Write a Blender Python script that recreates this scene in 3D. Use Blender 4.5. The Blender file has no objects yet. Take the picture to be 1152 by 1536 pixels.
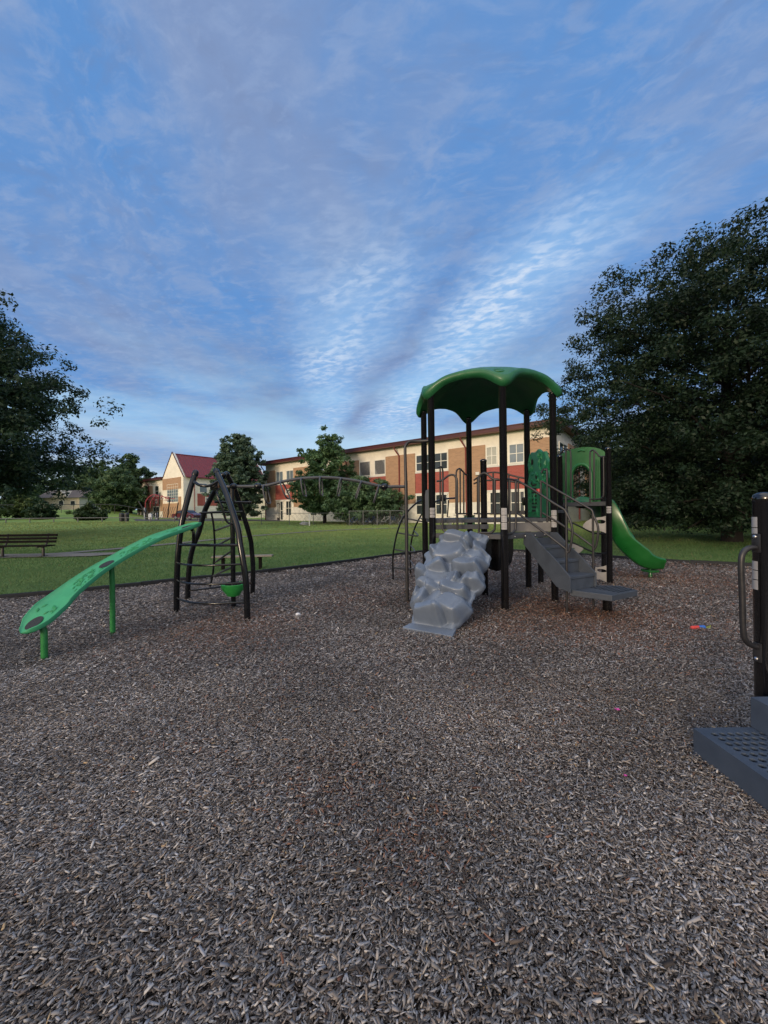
import bpy, bmesh, math, random
import numpy as np
from mathutils import Vector, Matrix
random.seed(7); rng = np.random.default_rng(7)
sc = bpy.context.scene
COL = sc.collection
F, CX, CY, CAMZ = 580.0, 576.0, 768.0, 1.5     # focal length in photo pixels, centre, eye height

# ------------------------------------------------------------------ helpers
ROLL = math.radians(.7)                         # the phone was held slightly crooked
def unroll(px, py):
    dx, dy = px-CX, py-CY; c, s = math.cos(ROLL), math.sin(ROLL)
    return CX+dx*c-dy*s, CY+dx*s+dy*c
def P(px, py, Y):
    px, py = unroll(px, py)
    return Vector(((px-CX)/F*Y, Y, CAMZ-(py-CY)/F*Y))
def on_plane(px, py, A, B):
    px, py = unroll(px, py)
    dx = (px-CX)/F; dz = -(py-CY)/F
    ex, ey = B[0]-A[0], B[1]-A[1]
    # t*(dx,1) = A + k*(ex,ey)
    den = dx*ey - ex
    t = (A[0]*ey - A[1]*ex)/den
    return Vector((dx*t, t, CAMZ+dz*t))
def sstep(a, b, x):
    t = np.clip((x-a)/(b-a), 0, 1); return t*t*(3-2*t)
def ground_z(x, y):
    x = np.asarray(x, float); y = np.asarray(y, float)
    z = .30*sstep(14, 42, y) + .15*sstep(42, 54, y)
    r = x/np.maximum(y, 1.0)
    z = z + .42*sstep(.1, .85, -r)*sstep(15, 45, y)
    hill = sstep(-.60, -.70, r)*sstep(52, 86, y)*2.0
    far = sstep(95, 300, y)*3.0
    return z + hill + far + .02*np.sin(x*.31+1.2)*np.sin(y*.27)*sstep(15, 20, y)
def gz(x, y): return float(ground_z(x, y))
def G(px, py):
    px, py = unroll(px, py)
    y = 12.0
    for _ in range(30):
        z = gz((px-CX)/F*y, y)
        y = .5*y + .5*min(400, (CAMZ-z)*F/max(py-CY, .5))
    return Vector(((px-CX)/F*y, y, gz((px-CX)/F*y, y)))

def adj(x, y, z=0.):
    # a ground point read off the picture without the roll -> with it
    px, py = unroll(CX+F*x/y, CY+F*(CAMZ-z)/y); Y = F*(CAMZ-z)/(py-CY)
    return ((px-CX)/F*Y, Y)
def root_loc(o):
    v = Vector((0,0,0))
    while o is not None:
        v += o.location; o = o.parent
    return v
def thing(name, label, cat, loc=(0,0,0), group=None):
    o = bpy.data.objects.new(name, None); COL.objects.link(o)
    o.empty_display_size = .2
    o.location = loc; tag(o, label, cat, group); return o
def tag(o, label=None, cat=None, group=None, kind=None):
    if label: o['label'] = label
    if cat: o['category'] = cat
    if group: o['group'] = group
    if kind: o['kind'] = kind
    return o
def dup(root, loc, rotz=None, label=None):
    r = root.copy(); COL.objects.link(r); r.location = loc
    if rotz is not None: r.rotation_euler = (0,0,rotz)
    if label: r['label'] = label
    for ch in list(root.children):
        c = ch.copy(); COL.objects.link(c); c.parent = r
        for g in ch.children:
            d = g.copy(); COL.objects.link(d); d.parent = c
    return r

def frames(pts):
    """parallel-transport frames along a polyline"""
    n = len(pts); T = []
    for i in range(n):
        a = pts[max(i-1,0)]; b = pts[min(i+1,n-1)]
        t = (b-a); t = t.normalized() if t.length > 1e-9 else Vector((0,0,1)); T.append(t)
    u = T[0].orthogonal().normalized(); out = []
    for t in T:
        u = (u - t*u.dot(t))
        u = u.normalized() if u.length > 1e-6 else t.orthogonal().normalized()
        out.append((t, u, t.cross(u)))
    return out
def smooth_path(pts, n=6):
    pts = [Vector(p) for p in pts]
    if len(pts) < 3: return pts
    q = [pts[0]*2-pts[1]] + pts + [pts[-1]*2-pts[-2]]; out = []
    for i in range(1, len(q)-2):
        p0,p1,p2,p3 = q[i-1],q[i],q[i+1],q[i+2]
        for k in range(n):
            t = k/n
            out.append(.5*((2*p1)+(p2-p0)*t+(2*p0-5*p1+4*p2-p3)*t*t+(3*p1-p0-3*p2+p3)*t**3))
    out.append(pts[-1]); return out

class MB:
    def __init__(s): s.v = []; s.f = []; s.m = []
    def add(s, vs, fs, mi=0):
        o = len(s.v); s.v += [Vector(p) for p in vs]
        s.f += [tuple(i+o for i in f) for f in fs]; s.m += [mi]*len(fs); return s
    def box(s, c, d, ax=None, mi=0):
        c = Vector(c); X,Y,Z = ax or (Vector((1,0,0)),Vector((0,1,0)),Vector((0,0,1)))
        X,Y,Z = Vector(X)*d[0]/2, Vector(Y)*d[1]/2, Vector(Z)*d[2]/2
        vs = [c+X*a+Y*b+Z*e for e in (-1,1) for b in (-1,1) for a in (-1,1)]
        return s.add(vs, [(0,2,3,1),(4,5,7,6),(0,1,5,4),(2,6,7,3),(0,4,6,2),(1,3,7,5)], mi)
    def tube(s, pts, r, seg=10, mi=0, sm=0, cap=True, rs=None):
        pts = [Vector(p) for p in pts]
        if sm: pts = smooth_path(pts, sm)
        fr = frames(pts); vs = []; n = len(pts)
        for i,(p,(t,u,w)) in enumerate(zip(pts, fr)):
            rr = r if rs is None else np.interp(i/(n-1), np.linspace(0,1,len(rs)), rs)
            for k in range(seg):
                a = 2*math.pi*k/seg; vs.append(p+(u*math.cos(a)+w*math.sin(a))*rr)
        fs = [(i*seg+k, i*seg+(k+1)%seg, (i+1)*seg+(k+1)%seg, (i+1)*seg+k) for i in range(n-1) for k in range(seg)]
        if cap:
            fs.append(tuple(range(seg))[::-1]); fs.append(tuple((n-1)*seg+k for k in range(seg)))
        return s.add(vs, fs, mi)
    def lathe(s, c, prof, seg=24, mi=0, ax=None):
        c = Vector(c); X,Y,Z = ax or (Vector((1,0,0)),Vector((0,1,0)),Vector((0,0,1)))
        vs = []; n = len(prof)
        for r,z in prof:
            for k in range(seg):
                a = 2*math.pi*k/seg; vs.append(c+X*(r*math.cos(a))+Y*(r*math.sin(a))+Z*z)
        fs = [(i*seg+k, i*seg+(k+1)%seg, (i+1)*seg+(k+1)%seg, (i+1)*seg+k) for i in range(n-1) for k in range(seg)]
        if prof[0][0] > 1e-4: fs.append(tuple(range(seg))[::-1])
        if prof[-1][0] > 1e-4: fs.append(tuple((n-1)*seg+k for k in range(seg)))
        return s.add(vs, fs, mi)
    def prism(s, poly, O, X, Y, N, th, mi=0):
        O,X,Y,N = Vector(O),Vector(X),Vector(Y),Vector(N); n = len(poly)
        vs = [O+X*a+Y*b for a,b in poly]+[O+X*a+Y*b+N*th for a,b in poly]
        fs = [tuple(range(n))[::-1], tuple(range(n,2*n))]+[(i,(i+1)%n,n+(i+1)%n,n+i) for i in range(n)]
        return s.add(vs, fs, mi)
    def grid(s, rows, mi=0, flip=False):
        nr, nc = len(rows), len(rows[0]); vs = [p for r in rows for p in r]
        fs = [(i*nc+j, i*nc+j+1, (i+1)*nc+j+1, (i+1)*nc+j) for i in range(nr-1) for j in range(nc-1)]
        if flip: fs = [f[::-1] for f in fs]
        return s.add(vs, fs, mi)
    def build_split(s, name, mats, parent=None, **kw):
        par = list(range(len(s.v)))
        def find(i):
            while par[i] != i: par[i] = par[par[i]]; i = par[i]
            return i
        for f in s.f:
            for i in f[1:]: par[find(i)] = find(f[0])
        grp = {}
        for k,f in enumerate(s.f): grp.setdefault(find(f[0]), []).append(k)
        out = []
        for ks in grp.values():
            m2 = MB(); ids = sorted({i for k in ks for i in s.f[k]}); mp = {i:n for n,i in enumerate(ids)}
            m2.v = [s.v[i] for i in ids]; m2.f = [tuple(mp[i] for i in s.f[k]) for k in ks]; m2.m = [s.m[k] for k in ks]
            out.append(m2.build(name, mats, parent, **kw))
        return out
    def build(s, name, mats, parent=None, smooth=40, bevel=0, label=None, fix=True):
        if not isinstance(mats, (list, tuple)): mats = [mats]
        off = root_loc(parent) if parent else Vector((0,0,0))
        me = bpy.data.meshes.new(name)
        me.from_pydata([p-off for p in s.v], [], s.f)
        for m in mats: me.materials.append(m)
        me.polygons.foreach_set('material_index', s.m)
        if fix or bevel:
            bm = bmesh.new(); bm.from_mesh(me)
            bmesh.ops.remove_doubles(bm, verts=bm.verts, dist=1e-5)
            if fix: bmesh.ops.recalc_face_normals(bm, faces=bm.faces)
            if bevel:
                es = [e for e in bm.edges if len(e.link_faces)==2 and e.calc_face_angle(0) > .6]
                bmesh.ops.bevel(bm, geom=es, offset=bevel, segments=2, affect='EDGES', profile=.6, clamp_overlap=True)
            bm.to_mesh(me); bm.free()
        if smooth:
            me.polygons.foreach_set('use_smooth', [True]*len(me.polygons))
            me.set_sharp_from_angle(angle=math.radians(smooth))
        o = bpy.data.objects.new(name, me); COL.objects.link(o)
        if parent: o.parent = parent
        if label: o['label'] = label
        return o
def merge(o, extra):
    # surface relief becomes part of the mesh it is moulded into
    bm = bmesh.new(); bm.from_mesh(o.data); n = len(bm.faces); k = len(o.data.materials)
    bm.from_mesh(extra.data); bm.faces.ensure_lookup_table()
    for f in bm.faces[n:]: f.material_index += k
    for m in extra.data.materials: o.data.materials.append(m)
    bm.to_mesh(o.data); bm.free(); bpy.data.objects.remove(extra)
def np_mesh(name, V, Fc, mat, cols=None, parent=None):
    """V (n,3) verts, Fc (m,k) faces, cols (m,3) face colours"""
    me = bpy.data.meshes.new(name); m,k = Fc.shape
    me.vertices.add(len(V)); me.vertices.foreach_set('co', np.ascontiguousarray(V, np.float32).ravel())
    me.loops.add(m*k); me.loops.foreach_set('vertex_index', np.ascontiguousarray(Fc, np.int32).ravel())
    me.polygons.add(m); me.polygons.foreach_set('loop_start', np.arange(0, m*k, k, dtype=np.int32))
    me.polygons.foreach_set('loop_total', np.full(m, k, np.int32))
    me.update(calc_edges=True)
    if cols is not None:
        a = me.attributes.new('tint', 'FLOAT_COLOR', 'FACE')
        a.data.foreach_set('color', np.concatenate([cols, np.ones((m,1))], 1).astype(np.float32).ravel())
    me.materials.append(mat)
    o = bpy.data.objects.new(name, me); COL.objects.link(o)
    if parent:
        o.parent = parent
    return o

# ------------------------------------------------------------------ materials
def lin(r, g, b):
    f = lambda c: ((c/255+.055)/1.055)**2.4 if c > 10 else c/255/12.92
    return (f(r), f(g), f(b))
def mat(name, col, rough=.6, metal=0, var=0, scale=6, bump=0, bscale=60, col2=None, spec=.5, coat=0, stretch=None, wear=0):
    m = bpy.data.materials.new(name); m.use_nodes = True
    nt = m.node_tree; b = nt.nodes['Principled BSDF']
    b.inputs['Base Color'].default_value = (*col, 1); b.inputs['Roughness'].default_value = rough
    b.inputs['Metallic'].default_value = metal; b.inputs['Specular IOR Level'].default_value = spec
    b.inputs['Coat Weight'].default_value = coat; b.inputs['Coat Roughness'].default_value = .15
    tc = nt.nodes.new('ShaderNodeTexCoord'); vec = tc.outputs['Object']
    if stretch:
        mp = nt.nodes.new('ShaderNodeMapping'); mp.inputs['Scale'].default_value = stretch
        nt.links.new(vec, mp.inputs['Vector']); vec = mp.outputs['Vector']
    if var or col2:
        n = nt.nodes.new('ShaderNodeTexNoise'); n.inputs['Scale'].default_value = scale; n.inputs['Detail'].default_value = 6
        n.inputs['Roughness'].default_value = .65
        nt.links.new(vec, n.inputs['Vector'])
        r = nt.nodes.new('ShaderNodeValToRGB'); nt.links.new(n.outputs['Fac'], r.inputs['Fac'])
        c2 = col2 or tuple(c*(1-var) for c in col); c1 = col if col2 else tuple(min(1, c*(1+var)) for c in col)
        r.color_ramp.elements[0].position = .32; r.color_ramp.elements[1].position = .68
        r.color_ramp.elements[0].color = (*c2, 1); r.color_ramp.elements[1].color = (*c1, 1)
        nt.links.new(r.outputs['Color'], b.inputs['Base Color'])
        rr = nt.nodes.new('ShaderNodeMapRange'); rr.inputs['To Min'].default_value = max(.02, rough-.1); rr.inputs['To Max'].default_value = min(1, rough+.12)
        nt.links.new(n.outputs['Fac'], rr.inputs['Value']); nt.links.new(rr.outputs['Result'], b.inputs['Roughness'])
    if wear:     # scuffs, chalky fading and grime that belong to the surface
        src = b.inputs['Base Color'].links[0].from_socket if b.inputs['Base Color'].links else None
        for (sc_, lo, hi, tone, amt) in ((1.7,.42,.72,tuple(min(1,c*1.15+.025) for c in col),wear),(34,.62,.74,tuple(min(1,c*1.3+.05) for c in col),wear*.7),(11,.60,.78,tuple(c*.45+.01 for c in col),wear)):
            w = nt.nodes.new('ShaderNodeTexNoise'); w.inputs['Scale'].default_value = sc_; w.inputs['Detail'].default_value = 8; w.inputs['Roughness'].default_value = .7
            nt.links.new(vec, w.inputs['Vector'])
            r_ = nt.nodes.new('ShaderNodeMapRange'); r_.inputs['From Min'].default_value = lo; r_.inputs['From Max'].default_value = hi; r_.inputs['To Max'].default_value = amt
            nt.links.new(w.outputs['Fac'], r_.inputs['Value'])
            m_x = nt.nodes.new('ShaderNodeMix'); m_x.data_type = 'RGBA'; nt.links.new(r_.outputs['Result'], m_x.inputs[0])
            if src: nt.links.new(src, m_x.inputs[6])
            else: m_x.inputs[6].default_value = (*col,1)
            m_x.inputs[7].default_value = (*tone,1); src = m_x.outputs[2]
        nt.links.new(src, b.inputs['Base Color'])
    if bump:
        n2 = nt.nodes.new('ShaderNodeTexNoise'); n2.inputs['Scale'].default_value = bscale; n2.inputs['Detail'].default_value = 4
        nt.links.new(vec, n2.inputs['Vector'])
        bp = nt.nodes.new('ShaderNodeBump'); bp.inputs['Strength'].default_value = bump; bp.inputs['Distance'].default_value = .02
        nt.links.new(n2.outputs['Fac'], bp.inputs['Height']); nt.links.new(bp.outputs['Normal'], b.inputs['Normal'])
    return m
def tint_mat(name, rough=.7, spec=.3, trans=0):
    m = bpy.data.materials.new(name); m.use_nodes = True; nt = m.node_tree; b = nt.nodes['Principled BSDF']
    a = nt.nodes.new('ShaderNodeAttribute'); a.attribute_name = 'tint'
    nt.links.new(a.outputs['Color'], b.inputs['Base Color'])
    b.inputs['Roughness'].default_value = rough; b.inputs['Specular IOR Level'].default_value = spec
    if trans:
        t = nt.nodes.new('ShaderNodeBsdfTranslucent'); nt.links.new(a.outputs['Color'], t.inputs['Color'])
        mx = nt.nodes.new('ShaderNodeMixShader'); mx.inputs['Fac'].default_value = trans
        nt.links.new(b.outputs[0], mx.inputs[1]); nt.links.new(t.outputs[0], mx.inputs[2])
        nt.links.new(mx.outputs[0], nt.nodes['Material Output'].inputs['Surface'])
    return m
def siding_mat(name, col, pitch, depth, horiz=True, var=.08, brick=False, mortar=None):
    """lap siding / brick courses as procedural bump and joints"""
    m = mat(name, col, .7, var=var, scale=1.2)
    nt = m.node_tree; b = nt.nodes['Principled BSDF']; tc = [n for n in nt.nodes if n.type == 'TEX_COORD'][0]
    if brick:
        sp = nt.nodes.new('ShaderNodeSeparateXYZ'); nt.links.new(tc.outputs['Object'], sp.inputs[0])
        ad = nt.nodes.new('ShaderNodeMath'); ad.operation = 'SUBTRACT'
        nt.links.new(sp.outputs['Y'], ad.inputs[0]); nt.links.new(sp.outputs['X'], ad.inputs[1])
        cb = nt.nodes.new('ShaderNodeCombineXYZ'); nt.links.new(ad.outputs[0], cb.inputs['X']); nt.links.new(sp.outputs['Z'], cb.inputs['Y'])
        br = nt.nodes.new('ShaderNodeTexBrick'); br.inputs['Scale'].default_value = 1
        br.inputs['Brick Width'].default_value = .45; br.inputs['Row Height'].default_value = pitch; br.inputs['Mortar Size'].default_value = .012
        br.inputs['Color1'].default_value = (*col,1); br.inputs['Color2'].default_value = (*[c*.78 for c in col],1)
        br.inputs['Mortar'].default_value = (*(mortar or [c*.8+.08 for c in col]),1)
        nt.links.new(cb.outputs[0], br.inputs['Vector']); nt.links.new(br.outputs['Color'], b.inputs['Base Color'])
    else:
        w = nt.nodes.new('ShaderNodeTexWave'); w.wave_type = 'BANDS'; w.bands_direction = 'Z' if horiz else 'X'; w.wave_profile = 'SAW'
        w.inputs['Scale'].default_value = 1/pitch/math.pi*1.57*.5*2/ (1)
        nt.links.new(tc.outputs['Object'], w.inputs['Vector'])
        bp = nt.nodes.new('ShaderNodeBump'); bp.inputs['Strength'].default_value = .6; bp.inputs['Distance'].default_value = depth
        nt.links.new(w.outputs['Fac'], bp.inputs['Height']); nt.links.new(bp.outputs['Normal'], b.inputs['Normal'])
    return m
M = {}
M['post'] = mat('black_powder_coat', (.004,.004,.005),   .10, var=.2, scale=9, spec=.9, wear=0.12)
M['rail'] = mat('dark_grey_powder_coat', (.02,.02,.023), .36, var=.25, scale=14, bump=.05, bscale=400, wear=0.3)
M['beam'] = mat('grey_powder_coat', (.05,.054,.062), .42, var=.2, scale=12, wear=0.35)
M['legs'] = mat('black_leg_coat', (.005,.006,.008), .16, var=.2, scale=9, spec=.45, wear=0.12)
M['deck'] = mat('charcoal_vinyl_deck', (.045,.05,.06), .6, var=.2, scale=10, bump=.2, bscale=150, wear=0.5)
M['stair'] = mat('slate_vinyl', (.042,.054,.075), .55, var=.18, scale=7, bump=.15, bscale=220, wear=0.5)
M['stair_near'] = mat('slate_blue_vinyl', (.04,.058,.09), .5, var=.16, scale=6, bump=.22, bscale=260, wear=0.55)
M['hole'] = mat('black_void', (.003,.003,.003), .9)
M['kick'] = mat('grey_kick_plate', (.16,.155,.15), .6, var=.12, scale=8, wear=0.4)
M['rock'] = mat('grey_blue_plastic_rock', (.13,.165,.225), .36, var=.10, scale=7, bump=.12, bscale=180, coat=.1, wear=0.5)
M['green'] = mat('green_plastic', (.006,.11,.025), .36, var=.16, scale=5, bump=.06, bscale=200, coat=.15, wear=0.35)
M['canopy'] = mat('dark_green_roof_plastic', (.008,.11,.034), .5, var=.18, scale=4, bump=.06, bscale=180, coat=.15, wear=0.4)
M['slide'] = mat('green_slide_plastic', (.006,.10,.017), .3, var=.14, scale=4, coat=.2, wear=0.3)
M['teal'] = mat('teal_green_plastic', (.012,.15,.065), .42, var=.15, scale=8, bump=.08, bscale=200, wear=0.35)
M['ramp'] = mat('mint_green_plastic', (.04,.29,.135), .55, var=.12, scale=6, bump=.08, bscale=200, wear=0.35)
M['ramp_leaf'] = mat('darker_green_plastic', (.016,.22,.075), .55, var=.15, scale=9)
M['ramp_post'] = mat('green_tube_coat', (.025,.20,.05), .35, var=.15, scale=9)
M['bowl'] = mat('bright_green_plastic', (.03,.30,.06), .4, var=.12, scale=9)
M['pad'] = mat('black_rubber_pad', (.02,.024,.03), .8, bump=.4, bscale=300)
M['white'] = mat('white_sticker', (.33,.33,.34), .5, var=.06, scale=30)
M['sticker_ink'] = mat('grey_sticker_print', (.2,.2,.22), .5)
M['leafplate'] = mat('pale_grey_plastic', (.36,.35,.34), .5, var=.1, scale=9)
M['redk'] = mat('red_plastic', (.45,.02,.03), .4)
M['steel'] = mat('bolt_steel', (.5,.5,.52), .3, metal=1)
M['kerb'] = mat('black_recycled_border', (.010,.011,.014), .6, spec=.25, var=.35, scale=9, bump=.25, bscale=90)
M['cream'] = siding_mat('cream_siding', (.82,.775,.665), .22, .02)
M['gable'] = siding_mat('cream_board', (.82,.775,.665), .5, .02, horiz=False)
M['brown'] = siding_mat('brown_brick', (.42,.255,.145), .13, .0, brick=True)
M['redbrick'] = siding_mat('red_brick', (.36,.075,.055), .13, .0, brick=True)
M['base'] = siding_mat('white_block', (.80,.78,.70), .3, .0, brick=True, mortar=(.66,.63,.56))
M['fascia'] = mat('dark_red_metal', (.065,.012,.015), .45, var=.15, scale=2)
M['soffit'] = mat('brown_soffit', (.14,.07,.05), .7, var=.1)
M['redroof'] = mat('red_standing_seam', (.16,.018,.026), .4, var=.15, scale=1.5)
M['frame'] = mat('cream_window_frame', (.78,.77,.69), .5, var=.06, scale=5)
M['trim'] = mat('white_trim', (.66,.65,.6), .55, var=.06)
M['glass'] = mat('window_glass', (.035,.045,.05), .06, spec=.9, var=.3, scale=.6)
M['skyglass'] = mat('painted_sky_glass', (.16,.21,.25), .08, spec=.9, var=.25, scale=.5)  # pale sky reflection painted into the base colour of the pane
M['shade'] = mat('window_blind', (.42,.43,.38), .35, var=.1, scale=2, coat=.5)
M['louvre'] = mat('grey_louvre', (.2,.21,.215), .5, var=.15, scale=3)
M['spout'] = mat('red_downspout', (.17,.022,.024), .45, var=.15)
M['concrete'] = mat('path_concrete', (.135,.13,.12), .85, var=.2, scale=2.2, bump=.3, bscale=80)
M['asphalt'] = mat('lot_asphalt', (.06,.06,.062), .9, var=.25, scale=1.5)
M['wood_dark'] = mat('weathered_brown_slats', (.006,.005,.005), .85, spec=.12, var=.35, scale=8, stretch=(1,9,9), bump=.3)
M['wood_grey'] = mat('weathered_grey_plank', (.20,.18,.15), .8, var=.3, scale=8, stretch=(1,9,9), bump=.3)
M['iron'] = mat('dark_iron', (.02,.02,.022), .5, var=.2)
M['galv'] = mat('galvanised_pipe', (.13,.135,.14), .55, metal=.3, var=.2, scale=6)
M['blackpipe'] = mat('black_fence_pipe', (.02,.022,.025), .5)
M['bark'] = mat('tree_bark', (.014,.011,.010), .9, var=.4, scale=7, stretch=(1,1,.25), bump=.8, bscale=20)
M['bark2'] = mat('grey_tree_bark', (.10,.08,.065), .9, var=.4, scale=7, stretch=(1,1,.25), bump=.8, bscale=20)
M['leaf'] = tint_mat('foliage', .55, .3, .25)
M['chip'] = tint_mat('wood_chip', .72, .35)
M['blade'] = tint_mat('grass_blade', .6, .3, .3)
M['maroon'] = mat('maroon_car_paint', (.09,.008,.014), .25, coat=.8, var=.05)
M['tyre'] = mat('tyre_rubber', (.012,.012,.013), .8)
M['carglass'] = mat('car_glass', (.015,.018,.02), .05, spec=.8)
M['silver'] = mat('silver_metal', (.45,.46,.48), .3, metal=.8)
M['bluebike'] = mat('blue_bike_paint', (.05,.10,.26), .35, coat=.4)
M['whitebike'] = mat('white_bike_paint', (.5,.5,.52), .35, coat=.4)
M['house'] = siding_mat('beige_house_siding', (.58,.50,.38), .25, .02)
M['houseroof'] = mat('grey_brown_shingle', (.13,.11,.10), .9, var=.25, scale=4)
M['bin'] = mat('dark_bin_plastic', (.02,.021,.026), .5, var=.2)
M['redtube'] = mat('red_tube_coat', (.33,.03,.045), .4, var=.15)
M['pale'] = mat('pale_play_plastic', (.42,.45,.5), .5, var=.15)

# ------------------------------------------------------------------ camera, sun, sky
cam = bpy.data.objects.new('camera', bpy.data.cameras.new('camera')); COL.objects.link(cam); sc.camera = cam
cam.data.sensor_fit = 'VERTICAL'; cam.data.sensor_height = 36; cam.data.sensor_width = 27
cam.data.lens = F/1536*36; cam.data.clip_start = .05; cam.data.clip_end = 3000
cam.location = (0,0,CAMZ); cam.rotation_euler = (Matrix.Rotation(math.radians(90),4,'X') @ Matrix.Rotation(-ROLL,4,'Z')).to_euler()
SUN_EL, SUN_AZ = math.radians(13), math.radians(212)    # azimuth from +Y clockwise: low, behind left of the camera
sd = Vector((math.sin(SUN_AZ)*math.cos(SUN_EL), math.cos(SUN_AZ)*math.cos(SUN_EL), math.sin(SUN_EL)))
sun = bpy.data.objects.new('sun', bpy.data.lights.new('sun', 'SUN')); COL.objects.link(sun)
sun.data.energy = 1.3; sun.data.angle = math.radians(11); sun.data.color = (1,.80,.58)
sun.rotation_euler = sd.to_track_quat('Z','Y').to_euler()

W = bpy.data.worlds.new('World'); sc.world = W; W.use_nodes = True
nt = W.node_tree; N = nt.nodes; L = nt.links
bg = N['Background']
def nd(t, **k):
    n = N.new(t)
    for a,b in k.items(): setattr(n, a, b)
    return n
def math_(op, a, b=None, clamp=False):
    n = nd('ShaderNodeMath', operation=op); n.use_clamp = clamp
    for i,v in enumerate((a,b)):
        if v is None: continue
        if isinstance(v,(int,float)): n.inputs[i].default_value = v
        else: L.new(v, n.inputs[i])
    return n.outputs[0]
def ramp(v, a, b, lo=0., hi=1.):
    n = nd('ShaderNodeMapRange', interpolation_type='SMOOTHSTEP')
    n.inputs['From Min'].default_value = a; n.inputs['From Max'].default_value = b
    n.inputs['To Min'].default_value = lo; n.inputs['To Max'].default_value = hi
    L.new(v, n.inputs['Value']); return n.outputs['Result']
def mixc(f, a, b, mode='MIX'):
    n = nd('ShaderNodeMix', data_type='RGBA', blend_type=mode)
    for i,v in ((0,f),(6,a),(7,b)):
        if isinstance(v,(int,float)): n.inputs[i].default_value = v
        elif isinstance(v,tuple): n.inputs[i].default_value = (*v,1)
        else: L.new(v, n.inputs[i])
    return n.outputs[2]
def noise(vec, scale, detail=4, rough=.55, dist=0):
    n = nd('ShaderNodeTexNoise'); n.inputs['Scale'].default_value = scale; n.inputs['Detail'].default_value = detail
    n.inputs['Roughness'].default_value = rough; n.inputs['Distortion'].default_value = dist
    L.new(vec, n.inputs['Vector']); return n.outputs['Fac']
def comb(x, y, z=0.):
    n = nd('ShaderNodeCombineXYZ')
    for i,v in enumerate((x,y,z)):
        if isinstance(v,(int,float)): n.inputs[i].default_value = v
        else: L.new(v, n.inputs[i])
    return n.outputs[0]
sky = nd('ShaderNodeTexSky', sky_type='NISHITA'); sky.sun_disc = False
sky.sun_elevation = SUN_EL; sky.sun_rotation = SUN_AZ; sky.altitude = 200; sky.air_density = 1.0; sky.dust_density = .6; sky.ozone_density = 3.0
tc = nd('ShaderNodeTexCoord'); sp = nd('ShaderNodeSeparateXYZ'); L.new(tc.outputs['Generated'], sp.inputs[0])
dx, dy, dz = sp.outputs
zc = math_('ADD', math_('MAXIMUM', dz, 0.0), .035)
ux = math_('DIVIDE', dx, zc); uy = math_('DIVIDE', dy, zc)         # where the view ray meets the cloud layer
u = math_('SUBTRACT', math_('ADD', ux, math_('MULTIPLY', uy, .22)), .85)   # across the cloud bands
v = uy
warp = noise(comb(math_('MULTIPLY', u, .8), math_('MULTIPLY', v, .5)), 1.0, 3)
uw = math_('ADD', u, math_('MULTIPLY', math_('SUBTRACT', warp, .5), .9))
streak = noise(comb(math_('MULTIPLY', uw, 1.15), math_('MULTIPLY', v, .22), 3.1), 1.4, 6, .58)
soft = noise(comb(math_('MULTIPLY', u, 2.6), math_('MULTIPLY', v, 1.6), 7.7), 1.0, 5, .55, .3)
rip = noise(comb(math_('ADD', math_('MULTIPLY', u, 14), math_('MULTIPLY', v, 3)), math_('MULTIPLY', v, 15), 1.3), 1.0, 4, .55, .6)
band = lambda c, w: ramp(math_('ABSOLUTE', math_('SUBTRACT', uw, c)), w, 0.0)
deep = (.95,2.35,5.15); lav = (1.8,2.4,3.9); dark = (1.35,1.78,3.0); brightc = (5.0,5.7,6.8); pale = (3.2,5.2,7.0)
c = mixc(.85, sky.outputs[0], deep)
# thin veil: grey lavender cloud over blue
veil = ramp(math_('ADD', math_('MULTIPLY', streak, .58), math_('MULTIPLY', soft, .46)), .40, .66)
c = mixc(math_('MULTIPLY', veil, .78), c, lav)
# altocumulus mottling over the whole sheet, two sizes
mot = noise(comb(math_('MULTIPLY', uw, 6.5), math_('MULTIPLY', v, 8.0), 11.), 1.0, 6, .62, .25)
mot2 = noise(comb(math_('ADD', math_('MULTIPLY', uw, 15), math_('MULTIPLY', v, 4)), math_('MULTIPLY', v, 19), 13.), 1.0, 4, .6, .4)
c = mixc(math_('MULTIPLY', ramp(mot, .46, .68), .50), c, (2.1,2.85,4.5))
c = mixc(math_('MULTIPLY', ramp(mot, .50, .28), .30), c, dark)
c = mixc(math_('MULTIPLY', ramp(mot2, .48, .70), .34), c, (2.3,3.1,4.8))
# dark rolls either side of the two bright rippled streaks
vv = ramp(v, .8, 1.9)
dk = math_('MAXIMUM', math_('MULTIPLY', band(-.30, .34), vv), math_('MULTIPLY', band(.66, .42), vv))
c = mixc(math_('MULTIPLY', math_('MULTIPLY', dk, ramp(mot, .25, .6, 1.0, .4)), .36), c, dark)
dk2 = math_('MULTIPLY', band(-1.15, .5), ramp(v, 1.5, 3.0))
c = mixc(math_('MULTIPLY', dk2, .5), c, dark)
far_ = ramp(v, 8.0, 3.2)
b1 = math_('MULTIPLY', math_('MULTIPLY', band(.08, .42), ramp(v, .9, 1.5)), far_)
b2 = math_('MULTIPLY', math_('MULTIPLY', band(-.62, .34), ramp(v, 1.0, 1.8)), far_)
br = math_('MAXIMUM', b1, math_('MULTIPLY', b2, .75))
rip2 = noise(comb(math_('ADD', math_('MULTIPLY', u, 17), math_('MULTIPLY', v, 5)), math_('MULTIPLY', v, 20), 2.2), 1.0, 3, .55, .3)
clump = ramp(noise(comb(math_('MULTIPLY', u, 3.0), math_('MULTIPLY', v, 2.0), 5.5), 1.0, 4), .34, .62, .25, 1.0)
c = mixc(math_('MULTIPLY', br, .78), c, (2.3,4.0,6.4))
brm = math_('MULTIPLY', math_('MULTIPLY', br, clump), ramp(rip2, .36, .70))
c = mixc(math_('MULTIPLY', brm, .86), c, brightc)
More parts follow.
